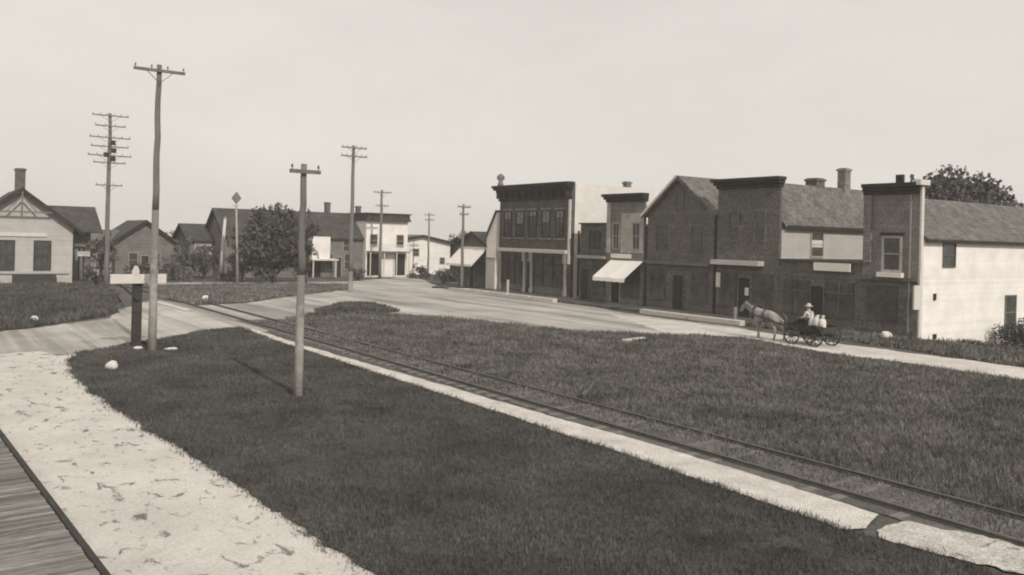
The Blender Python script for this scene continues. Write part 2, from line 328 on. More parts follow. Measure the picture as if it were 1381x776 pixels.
def tree(name, label, x, y, z0, h, rx, ry, m, seed, trunk_h=1.0, nc=46, per=130, size=.26, spikes=0, group=None, cat='tree', cr=.32, zmin=.05):
    q = random.Random(seed); root = thing(name, label, cat, (x, y, z0), group)
    clumps = []; zc = z0+trunk_h+(h-trunk_h)*.48; rz = (h-trunk_h)*.5
    for i in range(nc):
        t = q.uniform(-1, 1); a = q.uniform(0, 2*math.pi); s = math.sqrt(max(0, 1-t*t)); rr = q.uniform(.45, 1.0)
        rad = cr*min(rx, rz)*q.uniform(.55, 1.25)
        clumps.append(((x+math.cos(a)*s*rr*rx, y+math.sin(a)*s*rr*ry, zc+t*rr*rz*(.95 if t > 0 else .9)), rad))
    for i in range(spikes):
        a = q.uniform(-1, 1); b = q.uniform(-.6, .6); zt = zc + rz*math.sqrt(max(.05, 1-a*a*.8))*q.uniform(.85, 1.0)
        for k in range(4): clumps.append(((x+a*rx*.9, y+b*ry, zt+k*.22), .34-.07*k))
    leaves('crown', root, clumps, per, size, m, seed, zmin)
    b = MB(); r0 = .035*h+.03; b.tube([(x,y,z0-.1),(x+.05,y,z0+trunk_h*.6),(x,y+.05,z0+trunk_h+.2),(x+.1,y,zc+rz*.3)], [r0*1.2, r0, r0*.8, r0*.3])
    for i in range(7):
        c = clumps[(i*5) % nc][0]; zs = z0+trunk_h*.8+i*.12*rz
        mid = ((x+c[0])/2, (y+c[1])/2, (zs+c[2])/2-.1)
        b.tube([(x,y,zs), mid, c], [r0*.5, r0*.32, r0*.12], 6)
    b.build('trunk', M['bark'], root, smooth=True)
    return root
def shrub(label, x, y, z0, h, r, m, seed, group=None, per=260, size=.16, name='shrub'):
    q = random.Random(seed); root = thing(name, label, 'shrub', (x, y, z0), group); cl = []
    for i in range(16):
        a = q.uniform(0, 6.28); rr = r*math.sqrt(q.random())*.75
        cl.append(((x+math.cos(a)*rr, y+math.sin(a)*rr, z0+h*q.uniform(.2, .78)*(1-.35*rr/r)), h*.3*q.uniform(.6, 1.2)))
    leaves('foliage', root, cl, per, size, m, seed, zmin=z0-.3)
    b = MB()
    for i in range(5): c = cl[i][0]; b.tube([(x+.1*i-.2, y, z0-.05), ((x+c[0])/2, (y+c[1])/2, z0+(c[2]-z0)*.5), c], [.04, .03, .012], 5)
    b.build('stem', M['bark'], root)
    return root
TG = 'trees beside the far lawn'
tree('tree', 'broad dark tree, largest of the clump beside the far lawn', 28.4, 80.4, 0, 7.6, 2.9, 2.4, M['leaf'], 11, .3, 80, 105, .34, 7)
tree('tree', 'smaller dark tree at the left of the clump, beside the white post', 25.8, 81.6, 0, 5.6, 1.7, 1.7, M['leaf_soft'], 12, .3, 46, 110, .30, 3)
tree('tree', 'dark tree with a spiky top at the right of the clump beside the far lawn', 31.0, 79.3, 0, 6.9, 1.8, 1.8, M['leaf'], 13, .4, 44, 105, .30, 8)
tree('tree', 'dark round tree showing above the long shingled roof at the right', 77.8, 40.5, -1, 12.6, 7.2, 5.4, M['leaf'], 14, 3.0, 150, 90, .46, 24)
tree('tree', 'grey leafy tree between the station house and the gabled house', 14.6, 89.0, 0, 4.6, 1.6, 1.6, M['leaf_soft'], 15, .5, 36, 105, .28)
tree('tree', 'grey tree beside the right wall of the gabled house', 23.2, 92, 0, 4.4, 1.6, 1.6, M['leaf_soft'], 16, .4, 36, 105, .28)
tree('tree', 'dark low tree left of the small house with the pale wall', 24.0, 88.5, 0, 3.6, 1.7, 1.4, M['leaf'], 17, .3, 36, 105, .28)
tree('tree', 'tall grey tree behind the small shed by the station house', 15.2, 105, 0, 6.4, 2.4, 2.2, M['leaf_soft'], 61, .8, 44, 80, .34)
tree('tree', 'grey tree filling the gap between the gabled house and the small house', 24.6, 102, 0, 5.2, 2.2, 2.0, M['leaf_soft'], 62, .6, 40, 80, .34)
tree('tree', 'low dark tree behind the roof of the grey cottage', 62.5, 101, 0, 6.0, 2.6, 2.2, M['leaf'], 63, .8, 44, 70, .36)
for i, (sx, sy, sh, sr, lab) in enumerate([
    (17.2,84.5,2.4,1.7,'dark shrub in front of the gabled house'), (20.6,86.5,2.6,1.9,'dark shrub below the right eave of the gabled house'),
    (25.5,84.8,1.7,1.2,'low shrub at the foot of the white post'), (12.9,80.5,1.9,1.2,'dark shrub beside the station porch'),
    (38.6,83.8,1.6,1.1,'shrub by the left end of the pale hotel')]):
    shrub(lab, sx, sy, 0, sh, sr, M['leaf_soft'] if i in (1,2) else M['leaf'], 30+i, per=150, size=.24)
for i, (sx, sy, sh, sr, lab) in enumerate([
    (47.4,86.0,1.8,1.5,'dark shrub below the left end of the white barn'), (48.5,80.5,2.3,1.9,'dark bushy shrub at the end of the street, right of the white barn doors'),
    (45.0,76.5,2.0,1.5,'dark shrub beside the low shop at the street end')]):
    shrub(lab, sx, sy, 0, sh, sr, M['leaf'], 40+i, per=160, size=.24)
shrub('large dark shrub against the long white wall at the right edge', 50.8, 22.7, -1.3, 3.0, 1.25, M['leaf'], 50, per=420, size=.14)
shrub('low dark shrub under the long white wall', 46.4, 23.1, -.7, .8, .9, M['leaf'], 51, per=900, size=.09)
# distant wooded skyline far behind the houses
def far_woods():
    g = random.Random(3); cl = []
    for i in range(420):
        x = g.uniform(-90, 190); y = 235 + g.uniform(-12, 12) - .25*(x-50)*.2
        cl.append(((x, y, g.uniform(0, 1.8)), g.uniform(1.2, 2.3)))
    o = leaves('distant_wood', None, cl, 9, 1.3, M['leaf_soft'], 77, zmin=-2); o['kind'] = 'stuff'; o['label'] = 'low distant belt of woodland behind the town'; o['category'] = 'woods'
far_woods()
# ---------------------------------------------------------------- building helpers
def fb(b, face, pos, d0, d1, u0, u1, z0, z1):     # box on a wall: d outward, u along
    if face == 's': b.box(u0, u1, pos-d1, pos-d0, z0, z1)
    else: b.box(pos-d1, pos-d0, u0, u1, z0, z1)
def window(root, face, pos, u0, u1, z0, z1, fm, sill=None, head=None, bars=(1, 1), gm=None, fw=.09, sd=.14, sx=.12, name='window', sz=.13):
    b = MB(); fb(b,face,pos,-.05,.06,u0-fw,u0,z0-fw,z1+fw); fb(b,face,pos,-.05,.06,u1,u1+fw,z0-fw,z1+fw)
    fb(b,face,pos,-.05,.06,u0,u1,z1,z1+fw); fb(b,face,pos,-.05,.06,u0,u1,z0-fw,z0)
    for i in range(bars[0]): u = u0+(u1-u0)*(i+1)/(bars[0]+1); fb(b,face,pos,-.04,.04,u-.022,u+.022,z0,z1)
    for i in range(bars[1]): z = z0+(z1-z0)*(i+1)/(bars[1]+1); fb(b,face,pos,-.04,.045,u0,u1,z-.03,z+.03)
    w = b.build(name, fm, root)
    MBp = MB(); fb(MBp,face,pos,-.03,.015,u0,u1,z0,z1); MBp.build('pane', gm or M['glass'], w)
    if sill:
        s = MB(); fb(s,face,pos,-.04,sd,u0-fw-sx,u1+fw+sx,z0-fw-sz,z0-fw-.003); s.build('sill', sill, w)
    if head:
        s = MB(); fb(s,face,pos,-.04,.1,u0-fw-.08,u1+fw+.08,z1+fw+.003,z1+fw+.16); s.build('lintel', head, w)
    return w
def door(root, face, pos, u0, u1, z0, z1, m, fm, handle=True):
    b = MB(); fb(b,face,pos,-.04,.03,u0,u1,z0,z1); 
    for k in range(2): fb(b,face,pos,.03,.05,u0+.12,u1-.12,z0+.2+k*(z1-z0)*.5,z0+(z1-z0)*(.42+.5*k))
    d = b.build('door', m, root)
    f = MB(); fb(f,face,pos,-.05,.07,u0-.1,u0-.002,z0,z1+.1); fb(f,face,pos,-.05,.07,u1+.002,u1+.1,z0,z1+.1); fb(f,face,pos,-.05,.07,u0,u1,z1+.002,z1+.1); f.build('frame', fm, d)
    if handle: k = MB(); fb(k,face,pos,.05,.11,u1-.14,u1-.08,z0+.95,z0+1.02); k.build('handle', M['iron'], d)
    return d
def gable_body(root, x0, x1, y0, y1, zb, ze, zr, axis, wm, name='wall'):
    b = MB()
    if axis == 'x':
        ym = (y0+y1)/2; b.prism([(x0,y0,zb),(x0,y1,zb),(x0,y1,ze),(x0,ym,zr),(x0,y0,ze)], (x1-x0,0,0))
    else:
        xm = (x0+x1)/2; b.prism([(x0,y0,zb),(x1,y0,zb),(x1,y0,ze),(xm,y0,zr),(x0,y0,ze)], (0,y1-y0,0))
    return b.build(name, wm, root)
def gable_roof(root, x0, x1, y0, y1, ze, zr, axis, rm, over=.35, oe=.3, th=.12, trim=None, name='roof'):
    """two thick slopes; over = beyond the gables, oe = beyond the eaves"""
    b = MB(); tl = []
    if axis == 'x':
        ym = (y0+y1)/2; hw = ym-y0; sl = (zr-ze)/hw
        pr = [(y0-oe, ze-oe*sl), (ym, zr), (y1+oe, ze-oe*sl)]
        ring = [(x0-over, p[0], p[1]+.02) for p in pr] + [(x0-over, p[0], p[1]+.02+th) for p in pr[::-1]]
        b.prism(ring, (x1-x0+2*over, 0, 0))
        ends = [(x0-over-.043, 1), (x1+over+.003, 1)]
        for xe, _ in ends: t = MB(); tl.append(t); t.prism([(xe, p[0], p[1]-.12) for p in pr] + [(xe, p[0], p[1]+.02+th+.02) for p in pr[::-1]], (.04, 0, 0))
    else:
        xm = (x0+x1)/2; hw = xm-x0; sl = (zr-ze)/hw
        pr = [(x0-oe, ze-oe*sl), (xm, zr), (x1+oe, ze-oe*sl)]
        ring = [(p[0], y0-over, p[1]+.02) for p in pr] + [(p[0], y0-over, p[1]+.02+th) for p in pr[::-1]]
        b.prism(ring, (0, y1-y0+2*over, 0))
        for ye in (y0-over-.043, y1+over+.003): t = MB(); tl.append(t); t.prism([(p[0], ye, p[1]-.12) for p in pr] + [(p[0], ye, p[1]+.02+th+.02) for p in pr[::-1]], (0, .04, 0))
    r = b.build(name, rm, root)
    if trim:
        for t in tl: t.build('bargeboard', trim, r)
    return r
def chimney(parent, x, y, z0, z1, w, m):
    b = MB(); b.box(x-w/2,x+w/2,y-w/2,y+w/2,z0,z1-.2); b.box(x-w/2-.07,x+w/2+.07,y-w/2-.07,y+w/2+.07,z1-.2,z1-.06); b.box(x-w/2+.03,x+w/2-.03,y-w/2+.03,y+w/2-.03,z1-.06,z1)
    return b.build('chimney', m, parent)
FX = 43.0
# ------------------------------------------------ brick block with the painted side wall
t = thing('brick_block', 'two storey dark brick shop block with bracketed cornice and pale side wall', 'shop building', (FX, 58.3, 0))
b = MB(); b.box(FX, FX+.35, 53.2, 63.4, 0, 9.0); wl = b.build('front_wall', M['brick_dark'], t)
b = MB(); b.box(FX+.352, 60, 53.2, 53.55, 0, 9.38); b.box(FX+.352, 60, 63.05, 63.4, 0, 9.3); b.box(59.65, 60, 53.552, 63.048, 0, 9.2); b.build('side_wall', M['plaster'], t)
b = MB(); b.box(FX+.36, 59.6, 53.56, 63.04, 8.7, 8.85); rf = b.build('roof', M['tar'], t)
chimney(rf, 50.2, 54.6, 8.86, 10.0, .5, M['chimney_pale'])
b = MB()                                            # cornice, stepping out
for z0, z1, d in ((8.15,8.35,.18),(8.352,8.9,.12),(8.902,9.1,.4),(9.102,9.3,.62),(9.302,9.5,.75)): b.box(FX-d, FX-.002, 53.2-(d-.12)*.6, 63.4+(d-.12)*.6, z0, z1)
cn = b.build('cornice', M['dark_trim'], t)
b = MB(); b.box(FX-.5, FX-.126, 53.25, 53.45, 8.36, 8.89)
br0 = b.build('bracket', M['dark_trim'], cn)
for i in range(1, 11): inst(br0, cn, (0, i*.985, 0))
b = MB(); b.tube([(FX-.2,63.1,9.5),(FX-.2,63.1,9.75),(FX-.2,63.1,9.9),(FX-.2,63.1,10.15),(FX-.2,63.1,10.4),(FX-.2,63.1,10.62)], [.3,.26,.16,.36,.34,.06], 10); b.build('finial', M['mid_board'], cn, smooth=True)
for u in (54.3, 56.15, 58.0, 59.85, 61.7):
    w_ = window(t, 'w', FX, u-.1, u+.85, 5.05, 7.2, M['dark_trim'], sill=M['brick_trim'], head=M['brick_trim'])
    dz = {54.3:.5, 56.15:.9, 58.0:.35, 59.85:1.05, 61.7:.6}[u]
    b = MB(); fb(b,'w',FX,.016,.024,u-.08,u+.83,7.18-dz,7.18); b.build('blind', M['brick_trim'], w_)
b = MB(); fb(b,'w',FX,0.002,.3,53.5,63.3,3.72,4.0); fb(b,'w',FX,.302,.36,53.5,63.3,3.9,4.02); b.build('storefront_cornice', M['trim'], t)
for u in (53.75, 58.3, 59.35, 63.0):
    b = MB(); fb(b,'w',FX,.002,.16,u-.13,u+.13,.2,3.71); fb(b,'w',FX,.161,.24,u-.18,u+.18,2.9,3.71); fb(b,'w',FX,.161,.22,u-.17,u+.17,.2,.7)
    b.build('pilaster', M['grey_trim'], t)
for u0, u1 in ((54.1,58.0),(59.7,62.7)):
    b = MB(); fb(b,'w',FX,.002,.05,u0,u1,.9,3.5); w = b.build('shop_window', M['glass'], t)
    b = MB()
    for k in range(4): u = u0+(u1-u0)*k/3; fb(b,'w',FX,.051,.1,u-.04,u+.04,.9,3.5)
    fb(b,'w',FX,.051,.1,u0,u1,2.75,2.85); b.build('mullion', M['dark_trim'], w)
    b = MB(); fb(b,'w',FX,.002,.1,u0,u1,.2,.897); b.build('stall_riser', M['dark_board'], t)
door(t, 'w', FX, 58.5, 59.15, .2, 3.0, M['dark_trim'], M['grey_trim'])
b = MB(); b.box(FX-.12, FX-.004, 53.22, 53.46, 2.9, 8.1); b.build('corner_board', M['trim'], t)
b = MB(); b.tube([(43.75,53.1,.3),(43.75,53.1,5.2),(43.75,53.1,5.6)], .07, 8); b.build('downspout', M['dark_trim'], t)
# low dark shop between the brick block and the grey front
t = thing('low_shop', 'low flat roofed dark shop squeezed beside the pale side wall of the brick block', 'shop building', (FX, 50.5, 0))
b = MB(); b.box(FX+.1, 56, 48.87, 52.1, 0, 6.1); b.build('wall', M['brick_dark'], t)
b = MB(); b.box(FX-.05, 56.1, 48.87, 52.2, 6.102, 6.22); b.build('roof', M['tar'], t)
b = MB(); b.box(FX-.25, FX+.097, 48.9, 52.2, 3.45, 3.68); b.build('storefront_cornice', M['grey_trim'], t)
window(t, 'w', FX+.1, 49.8, 50.9, 4.3, 5.5, M['dark_trim'])
b = MB(); fb(b,'w',FX+.1,.002,.05,49.1,50.6,.7,3.1); b.build('shop_window', M['glass'], t)
door(t, 'w', FX+.1, 51.0, 51.9, .2, 2.6, M['dark_trim'], M['dark_board'])
# grey false-front shop with the white awning
t = thing('false_front_shop', 'grey false front shop with white canvas awning, left of the gable fronted house', 'shop building', (FX, 46.4, 0))
b = MB(); b.box(FX, FX+.2, 44.85, 48.85, 0, 8.0); b.build('front_wall', M['mid_board'], t)
b = MB(); b.box(FX+.202, 56, 44.95, 48.7, 0, 5.8); b.build('wall', M['mid_board'], t)
b = MB(); b.box(FX+.205, 56.1, 44.87, 48.83, 5.802, 5.95); b.build('roof', M['tar'], t)
b = MB()
for z0, z1, d in ((7.75,7.95,.12),(7.952,8.15,.28),(8.152,8.36,.42)): b.box(FX-d, FX+.3, 44.8-d*.15, 48.9+d*.6, z0 if z0 > 8 else z0, z1)
b.build('cornice', M['dark_trim'], t)
for u0, u1 in ((48.42,48.84),): b = MB(); fb(b,'w',FX,.002,.09,u0,u1,3.95,7.74); b.build('corner_board', M['pale_front'], t)
b = MB(); fb(b,'w',FX,.002,.03,44.9,47.3,4.0,6.9); b.build('pale_panel', M['pale_front'], t)
window(t, 'w', FX-.03, 45.25, 45.95, 4.3, 6.15, M['grey_trim'])
window(t, 'w', FX, 47.5, 48.1, 4.3, 6.15, M['grey_trim'])
b = MB(); fb(b,'w',FX,.002,.08,46.1,48.3,3.58,3.9); b.build('sign_board', M['canvas'], t)
b = MB()
n = 10; rows = []
for i in range(n+1):
    y = 44.9+(48.35-44.9)*i/n
    sag = .05*math.sin(math.pi*((i*2) % n)/n)
    rows.append([(FX-.02,y,3.42),(FX-.8,y,2.86-sag),(FX-1.75,y,2.2-sag),(FX-1.8,y,1.92-.03*(i % 2))])
vs = [p for r in rows for p in r]; fs = [(i*4+k, i*4+k+1, i*4+k+5, i*4+k+4) for i in range(n) for k in range(3)]
b.add(vs, fs); aw = b.build('awning', M['canvas'], t, smooth=False); so = aw.modifiers.new('th', 'SOLIDIFY'); so.thickness = .02
b = MB()
for y in (45.0, 48.25): b.tube([(FX,y,2.15),(FX-1.7,y,2.1),(FX-.05,y,3.36)], .025, 6)
b.build('awning_frame', M['iron'], aw)
b = MB(); fb(b,'w',FX,.002,.05,45.2,47.0,.6,3.0); b.build('shop_window', M['glass'], t)
door(t, 'w', FX, 47.3, 48.2, .2, 2.7, M['dark_trim'], M['grey_trim'])
# gable fronted house
t = thing('gable_front_house', 'dark gable fronted building with grey shingle roof between two false front shops', 'shop building', (FX, 41.4, 0))
gable_body(t, FX, 57, 38.3, 44.5, 0, 6.85, 9.3, 'x', M['dark_board'])
rf = gable_roof(t, FX, 57, 38.3, 44.5, 6.85, 9.3, 'x', M['shingle'], .3, .35, trim=M['dark_board'])
b = MB(); b.bar((FX-.37,44.88,6.70),(FX-.37,41.45,9.42),.03,.16); b.build('rake_trim', M['trim'], rf)
for u in (39.4, 42.7): window(t, 'w', FX, u, u+.8, 4.3, 6.0, M['dark_board'], bars=(0,1))
window(t, 'w', FX, 41.1, 41.7, 7.2, 8.2, M['dark_board'], bars=(0,1))
for u in (38.7, 42.6):
    b = MB(); fb(b,'w',FX,.002,.05,u,u+1.5,.7,2.9); b.build('shop_window', M['glass'], t)
door(t, 'w', FX, 40.9, 41.8, .2, 2.6, M['dark_trim'], M['dark_board'])
b = MB(); fb(b,'w',FX,.002,.3,38.4,44.4,3.3,3.55); b.build('storefront_cornice', M['dark_board'], t)
# tall dark false front with pale grey side
t = thing('tall_false_front_shop', 'tall dark false front shop with overhanging cornice and pale grey side wall', 'shop building', (FX, 35.5, 0))
b = MB(); b.box(FX, FX+.2, 33.1, 38.0, 0, 8.75); b.build('front_wall', M['dark_board'], t)
gable_body(t, FX+.202, 56, 33.15, 37.9, 0, 6.2, 8.75, 'x', M['grey_wall'])
rf = gable_roof(t, FX+.55, 56, 33.15, 37.9, 6.2, 8.75, 'x', M['shingle'], .3, .25, trim=M['dark_trim'])
b = MB(); b.box(FX+.5, 56.2, 32.84, 32.9, 5.86, 6.06); b.build('gutter', M['dark_trim'], rf)
chimney(rf, 53.0, 35.5, 8.4, 10.3, .62, M['chimney_pale']); chimney(rf, 50.3, 35.9, 8.3, 9.45, .9, M['chimney'])
b = MB()
for z0, z1, d in ((8.4,8.6,.15),(8.602,8.8,.35),(8.802,9.0,.55)): b.box(FX-d, FX+.25, 33.1-d*.4, 38.0+d*.4, z0, z1)
b.build('cornice', M['dark_trim'], t)
w_ = window(t, 's', 33.15, 46.2, 47.35, 4.2, 5.65, M['pale_front'], bars=(0,1), fw=.1)
b = MB(); fb(b,'s',33.15,.016,.026,46.22,47.33,4.75,5.2); b.build('curtain', M['trim'], w_)
for u in (34.2, 36.2): window(t, 'w', FX, u, u+.75, 5.1, 6.9, M['dark_board'], bars=(0,1))
b = MB(); fb(b,'w',FX,.002,.62,34.2,38.0,3.5,3.8); b.build('sign_board', M['grey_wall'], t)
b = MB(); fb(b,'w',FX,.002,.05,33.5,35.0,.7,3.0); b.build('shop_window', M['glass'], t)
b = MB(); fb(b,'w',FX,.002,.05,36.3,37.7,.7,3.0); b.build('shop_window', M['glass'], t)
door(t, 'w', FX, 35.2, 36.1, .2, 2.7, M['dark_trim'], M['dark_board'])
b = MB(); b.box(42.93,42.996,37.62,37.98,2.0,2.95); n = b.build('hanging_sign', M['trim'], origin=(42.99,37.8,2.0)); tag(n, 'narrow white board hung on the left end of the tall false front shop', 'sign')
b = MB(); b.box(42.92,42.946,35.3,35.58,1.55,2.1); n = b.build('notice_board', M['trim'], origin=(42.93,35.4,1.55)); tag(n, 'small white notice beside the tall false front shop door', 'sign')
# one-storey shop
t = thing('one_storey_shop', 'one storey dark shop with a long white sign board below the grey side wall', 'shop building', (FX, 30.2, 0))
b = MB(); b.box(FX, 54, 27.55, 33.08, 0, 3.9); b.build('wall', M['dark_board'], t)
b = MB(); b.box(FX-.15, 54.1, 27.55, 33.09, 3.902, 4.02); b.build('roof', M['tar'], t)
b = MB(); fb(b,'w',FX,.14,.24,28.15,30.5,3.42,3.88); b.build('sign_board', M['canvas'], t)
for u in (28.0, 30.9):
    b = MB(); fb(b,'w',FX,.002,.05,u,u+1.8,.7,2.8); w = b.build('shop_window', M['glass'], t)
    b = MB(); fb(b,'w',FX,.051,.09,u+.87,u+.93,.7,2.8); fb(b,'w',FX,.051,.09,u,u+1.8,2.1,2.16); b.build('mullion', M['dark_board'], w)
door(t, 'w', FX, 29.95, 30.75, .2, 2.5, M['dark_trim'], M['dark_board'])
# false front shop with long white side wall
t = thing('white_walled_shop', 'false front shop with one tall trimmed window and a long white side wall', 'shop building', (FX, 25.8, 0))
b = MB(); b.box(FX, FX+.22, 24.3, 27.53, 0, 8.1); b.build('front_wall', M['mid_board'], t)
b = MB(); b.box(FX, FX+.24, 24.2, 24.297, 0, 8.1); b.build('corner_board', M['trim'], t)  # white strip puts the sunlit edge of the false front into colour
b = MB(); b.prism([(FX+.242,24.21,-1.6),(FX+.242,27.5,-1.6),(FX+.242,27.5,7.55),(FX+.242,27.3,7.6),(FX+.242,24.21,5.38)], (17.7,0,0)); b.build('wall', M['white_wall'], t)
b = MB(); b.prism([(FX+.26,23.98,5.24),(FX+.26,27.3,7.63),(FX+.26,27.75,7.4),(FX+.26,27.75,7.54),(FX+.26,27.3,7.78),(FX+.26,23.98,5.38)], (18.1,0,0)); rf = b.build('roof', M['shingle'], t)
b = MB(); b.box(FX+.26, 61.2, 23.96, 24.02, 5.16, 5.31); b.build('gutter', M['dark_trim'], rf)
b = MB()
for z0, z1, d in ((7.7,7.9,.1),(7.902,8.1,.2),(8.102,8.3,.32)): b.box(FX-d, FX-.003 if z1 < 8.12 else FX+.3, 24.3, 27.53, z0, z1)
b.box(FX+.0, FX+.2, 25.3, 25.7, 8.302, 8.75); b.build('cornice', M['dark_trim'], t)
b = MB(); b.box(FX-.45, FX+.5, 24.05, 24.297, 8.14, 8.42); b.build('cornice_end', M['trim'], t)  # cornice end coloured white as its sunlit return
b = MB(); fb(b,'w',FX,.002,.12,27.0,27.4,4.0,7.68); b.build('corner_pilaster', M['mid_board'], t)
b = MB(); fb(b,'w',FX,.002,.05,24.75,24.83,.3,7.68); b.build('downspout', M['grey_trim'], t)
window(t, 'w', FX, 25.35, 26.25, 3.65, 5.35, M['pale_front'], sill=M['canvas'], head=M['dark_trim'], bars=(0,1), fw=.14, sd=.3, sz=.26)
b = MB(); fb(b,'w',FX,.002,.16,24.3,27.53,3.08,3.26); b.build('storefront_cornice', M['dark_board'], t)
b = MB(); fb(b,'w',FX,.002,.03,24.3,27.53,.2,3.05); b.build('shopfront_boarding', M['dark_board'], t)
b = MB(); fb(b,'w',FX,.031,.06,25.4,27.2,.8,2.8); b.build('shop_window', M['glass'], t)
window(t, 's', 24.21, 45.2, 46.4, 3.9, 5.1, M['dark_board'], bars=(0,1), fw=.06)
window(t, 's', 24.21, 52.2, 53.4, .2, 2.1, M['mid_board'], bars=(0,1), fw=.08)
b = MB(); fb(b,'s',24.21,.002,.06,44.3,44.55,2.05,2.4); fb(b,'s',24.21,.002,.07,44.35,44.65,-.02,.25); b.build('vent', M['iron'], t)
b = MB(); b.box(42.35,42.95,24.12,24.2,1.6,2.9); b.build('projecting_sign', M['trim'], t)
b = MB(); b.box(46.1,48.2,23.2,24.18,-1.2,-.6); 
n = b.build('cellar_hatch', M['timber'], origin=(47.1,23.7,-1.1)); tag(n, 'low timber cellar hatch against the foot of the white side wall', 'hatch')
# shops past the brick block
t = thing('narrow_white_building', 'narrow white fronted lean-to beside the left corner of the brick block', 'shop building', (FX, 64.3, 0))
b = MB(); b.prism([(FX-.3,63.45,0),(FX-.3,65.0,0),(FX-.3,65.0,4.9),(FX-.3,63.45,7.2)], (4,0,0)); b.build('wall', M['white_wall'], t)
b = MB(); b.prism([(FX-.5,63.42,7.2),(FX-.5,65.15,4.65),(FX-.5,65.15,4.82),(FX-.5,63.42,7.36)], (4.4,0,0)); b.build('roof', M['shingle'], t)
b = MB(); fb(b,'w',FX-.3,.002,.12,63.45,65.0,2.95,3.1); b.build('storefront_cornice', M['grey_trim'], t)
b = MB(); fb(b,'w',FX-.3,.002,.05,63.5,64.95,.2,2.9); b.build('whitewashed_door', M['whitewash'], t)
t = thing('awning_shop', 'low dark shop with white awning past the brick block', 'shop building', (FX, 67.6, 0))
gable_body(t, FX, 53, 65.25, 70.2, 0, 4.2, 5.3, 'x', M['dark_board'])
gable_roof(t, FX, 53, 65.25, 70.2, 4.2, 5.3, 'x', M['shingle'], .3, .3, trim=M['dark_trim'])
b = MB(); b.prism([(FX-.02,65.4,4.0),(FX-1.7,65.4,2.4),(FX-1.7,65.4,2.2),(FX-.02,65.4,3.8)], (0,4.4,0)); b.build('awning', M['canvas'], t)
b = MB(); fb(b,'w',FX,.002,.05,65.6,67.3,.4,2.6); fb(b,'w',FX,.002,.05,68.3,69.9,.4,2.6); b.build('shop_window', M['glass'], t)
door(t, 'w', FX, 67.4, 68.2, .2, 2.5, M['dark_trim'], M['grey_trim'])
# ------------------------------------------------ station house (left)
t = thing('station_house', 'pale station house with steep trussed gable and tall chimney at the left edge', 'station building', (7.4, 84, 0))
gable_body(t, 3.4, 11.45, 84, 96, 0, 4.85, 7.95, 'y', M['depot_wall'])
rf = gable_roof(t, 3.4, 11.45, 84, 96, 4.85, 7.95, 'y', M['shingle_dark'], .55, .75, .2, trim=M['dark_trim'])
b = MB(); zz = 6.55
b.bar((5.2,83.42,zz-.45),(9.7,83.42,zz-.45),.1,.14); b.bar((7.43,83.42,zz-.4),(7.43,83.42,7.85),.1,.12); b.bar((6.3,83.42,zz-.4),(7.43,83.42,7.45),.08,.1); b.bar((8.55,83.42,zz-.4),(7.43,83.42,7.45),.08,.1)
b.build('gable_truss', M['mid_board'], rf)
chimney(rf, 7.4, 85.3, 7.6, 9.9, .75, M['chimney'])
b = MB(); b.prism([(8.4,88.0,4.55),(8.4,92.5,6.95),(8.4,97,4.55),(8.4,97,4.4),(8.4,92.5,6.8),(8.4,88.0,4.4)], (6.1,0,0)); b.build('cross_roof', M['shingle_dark'], t)
b = MB(); b.prism([(11.46,89.2,0),(11.46,95.8,0),(11.46,95.8,4.9),(11.46,92.5,6.6),(11.46,89.2,4.9)], (2.2,0,0)); b.build('wing_wall', M['mid_board'], t)
for u0, u1 in ((5.85,6.95),(8.5,9.7)): window(t, 's', 84, u0, u1, 1.15, 3.6, M['dark_trim'], bars=(1,1), fw=.08)
b = MB(); fb(b,'s',84,.002,.1,4.2,9.4,4.0,4.3); b.build('name_board', M['trim'], t)
b = MB(); fb(b,'s',84,.002,.14,3.6,11.2,.8,1.0); b.build('sill_band', M['grey_wall'], t)
b = MB(); b.box(6.8,10.1,82.6,83.2,.05,.55); b.box(6.8,10.1,83.1,83.2,.55,.75); n = b.build('bench', M['beam'], origin=(8.4,82.9,0)); tag(n, 'long dark bench under the station house windows', 'bench')
b = MB(); b.box(11.46,12.6,84.6,87.6,3.0,3.15); cp = b.build('porch_roof', M['dark_trim'], t)
b = MB(); b.box(12.4,12.52,84.7,84.82,0,3.0); b.build('porch_post', M['dark_trim'], t)
b = MB(); b.box(12.4,12.52,87.4,87.52,0,3.0); b.build('porch_post', M['dark_trim'], t)
b = MB(); b.box(11.9,12.9,84.3,84.36,2.35,2.75); b.build('porch_sign', M['trim'], t)
# ------------------------------------------------ houses in the background
def house(name, label, x0, x1, y0, y1, ze, zr, axis, wm, rm, wins, chim=None, dr=None, cat='house', over=.4, trim=None, sill=None):
    t = thing(name, label, cat, ((x0+x1)/2, y0, 0))
    gable_body(t, x0, x1, y0, y1, -.1, ze, zr, axis, wm); rf = gable_roof(t, x0, x1, y0, y1, ze, zr, axis, rm, over, .4, .14, trim=trim or M['dark_trim'])
    for w in wins: window(t, 's', y0, w[0], w[1], w[2], w[3], M['grey_trim'], bars=(0,1), sill=sill)
    if chim:
        for c in chim: chimney(rf, *c)
    if dr: door(t, 's', y0, dr[0], dr[1], 0, dr[2], M['dark_trim'], M['grey_trim'])
    return t
house('gabled_house', 'grey gabled house with dark roof behind the tall bare pole', 16.9, 22.6, 95, 104, 3.7, 5.7, 'y', M['mid_board'], M['shingle_dark'], [(18.2,19.0,.9,2.4),(20.4,21.2,.9,2.4)], dr=(19.4,20.1,2.1))
house('small_shed', 'small shed with a pale upper front beside the station house', 13.9, 17.6, 97, 102, 3.6, 4.6, 'x', M['pale_front'], M['shingle'], [(14.6,15.4,1.6,2.8),(16.0,16.8,1.6,2.8)], cat='shed')
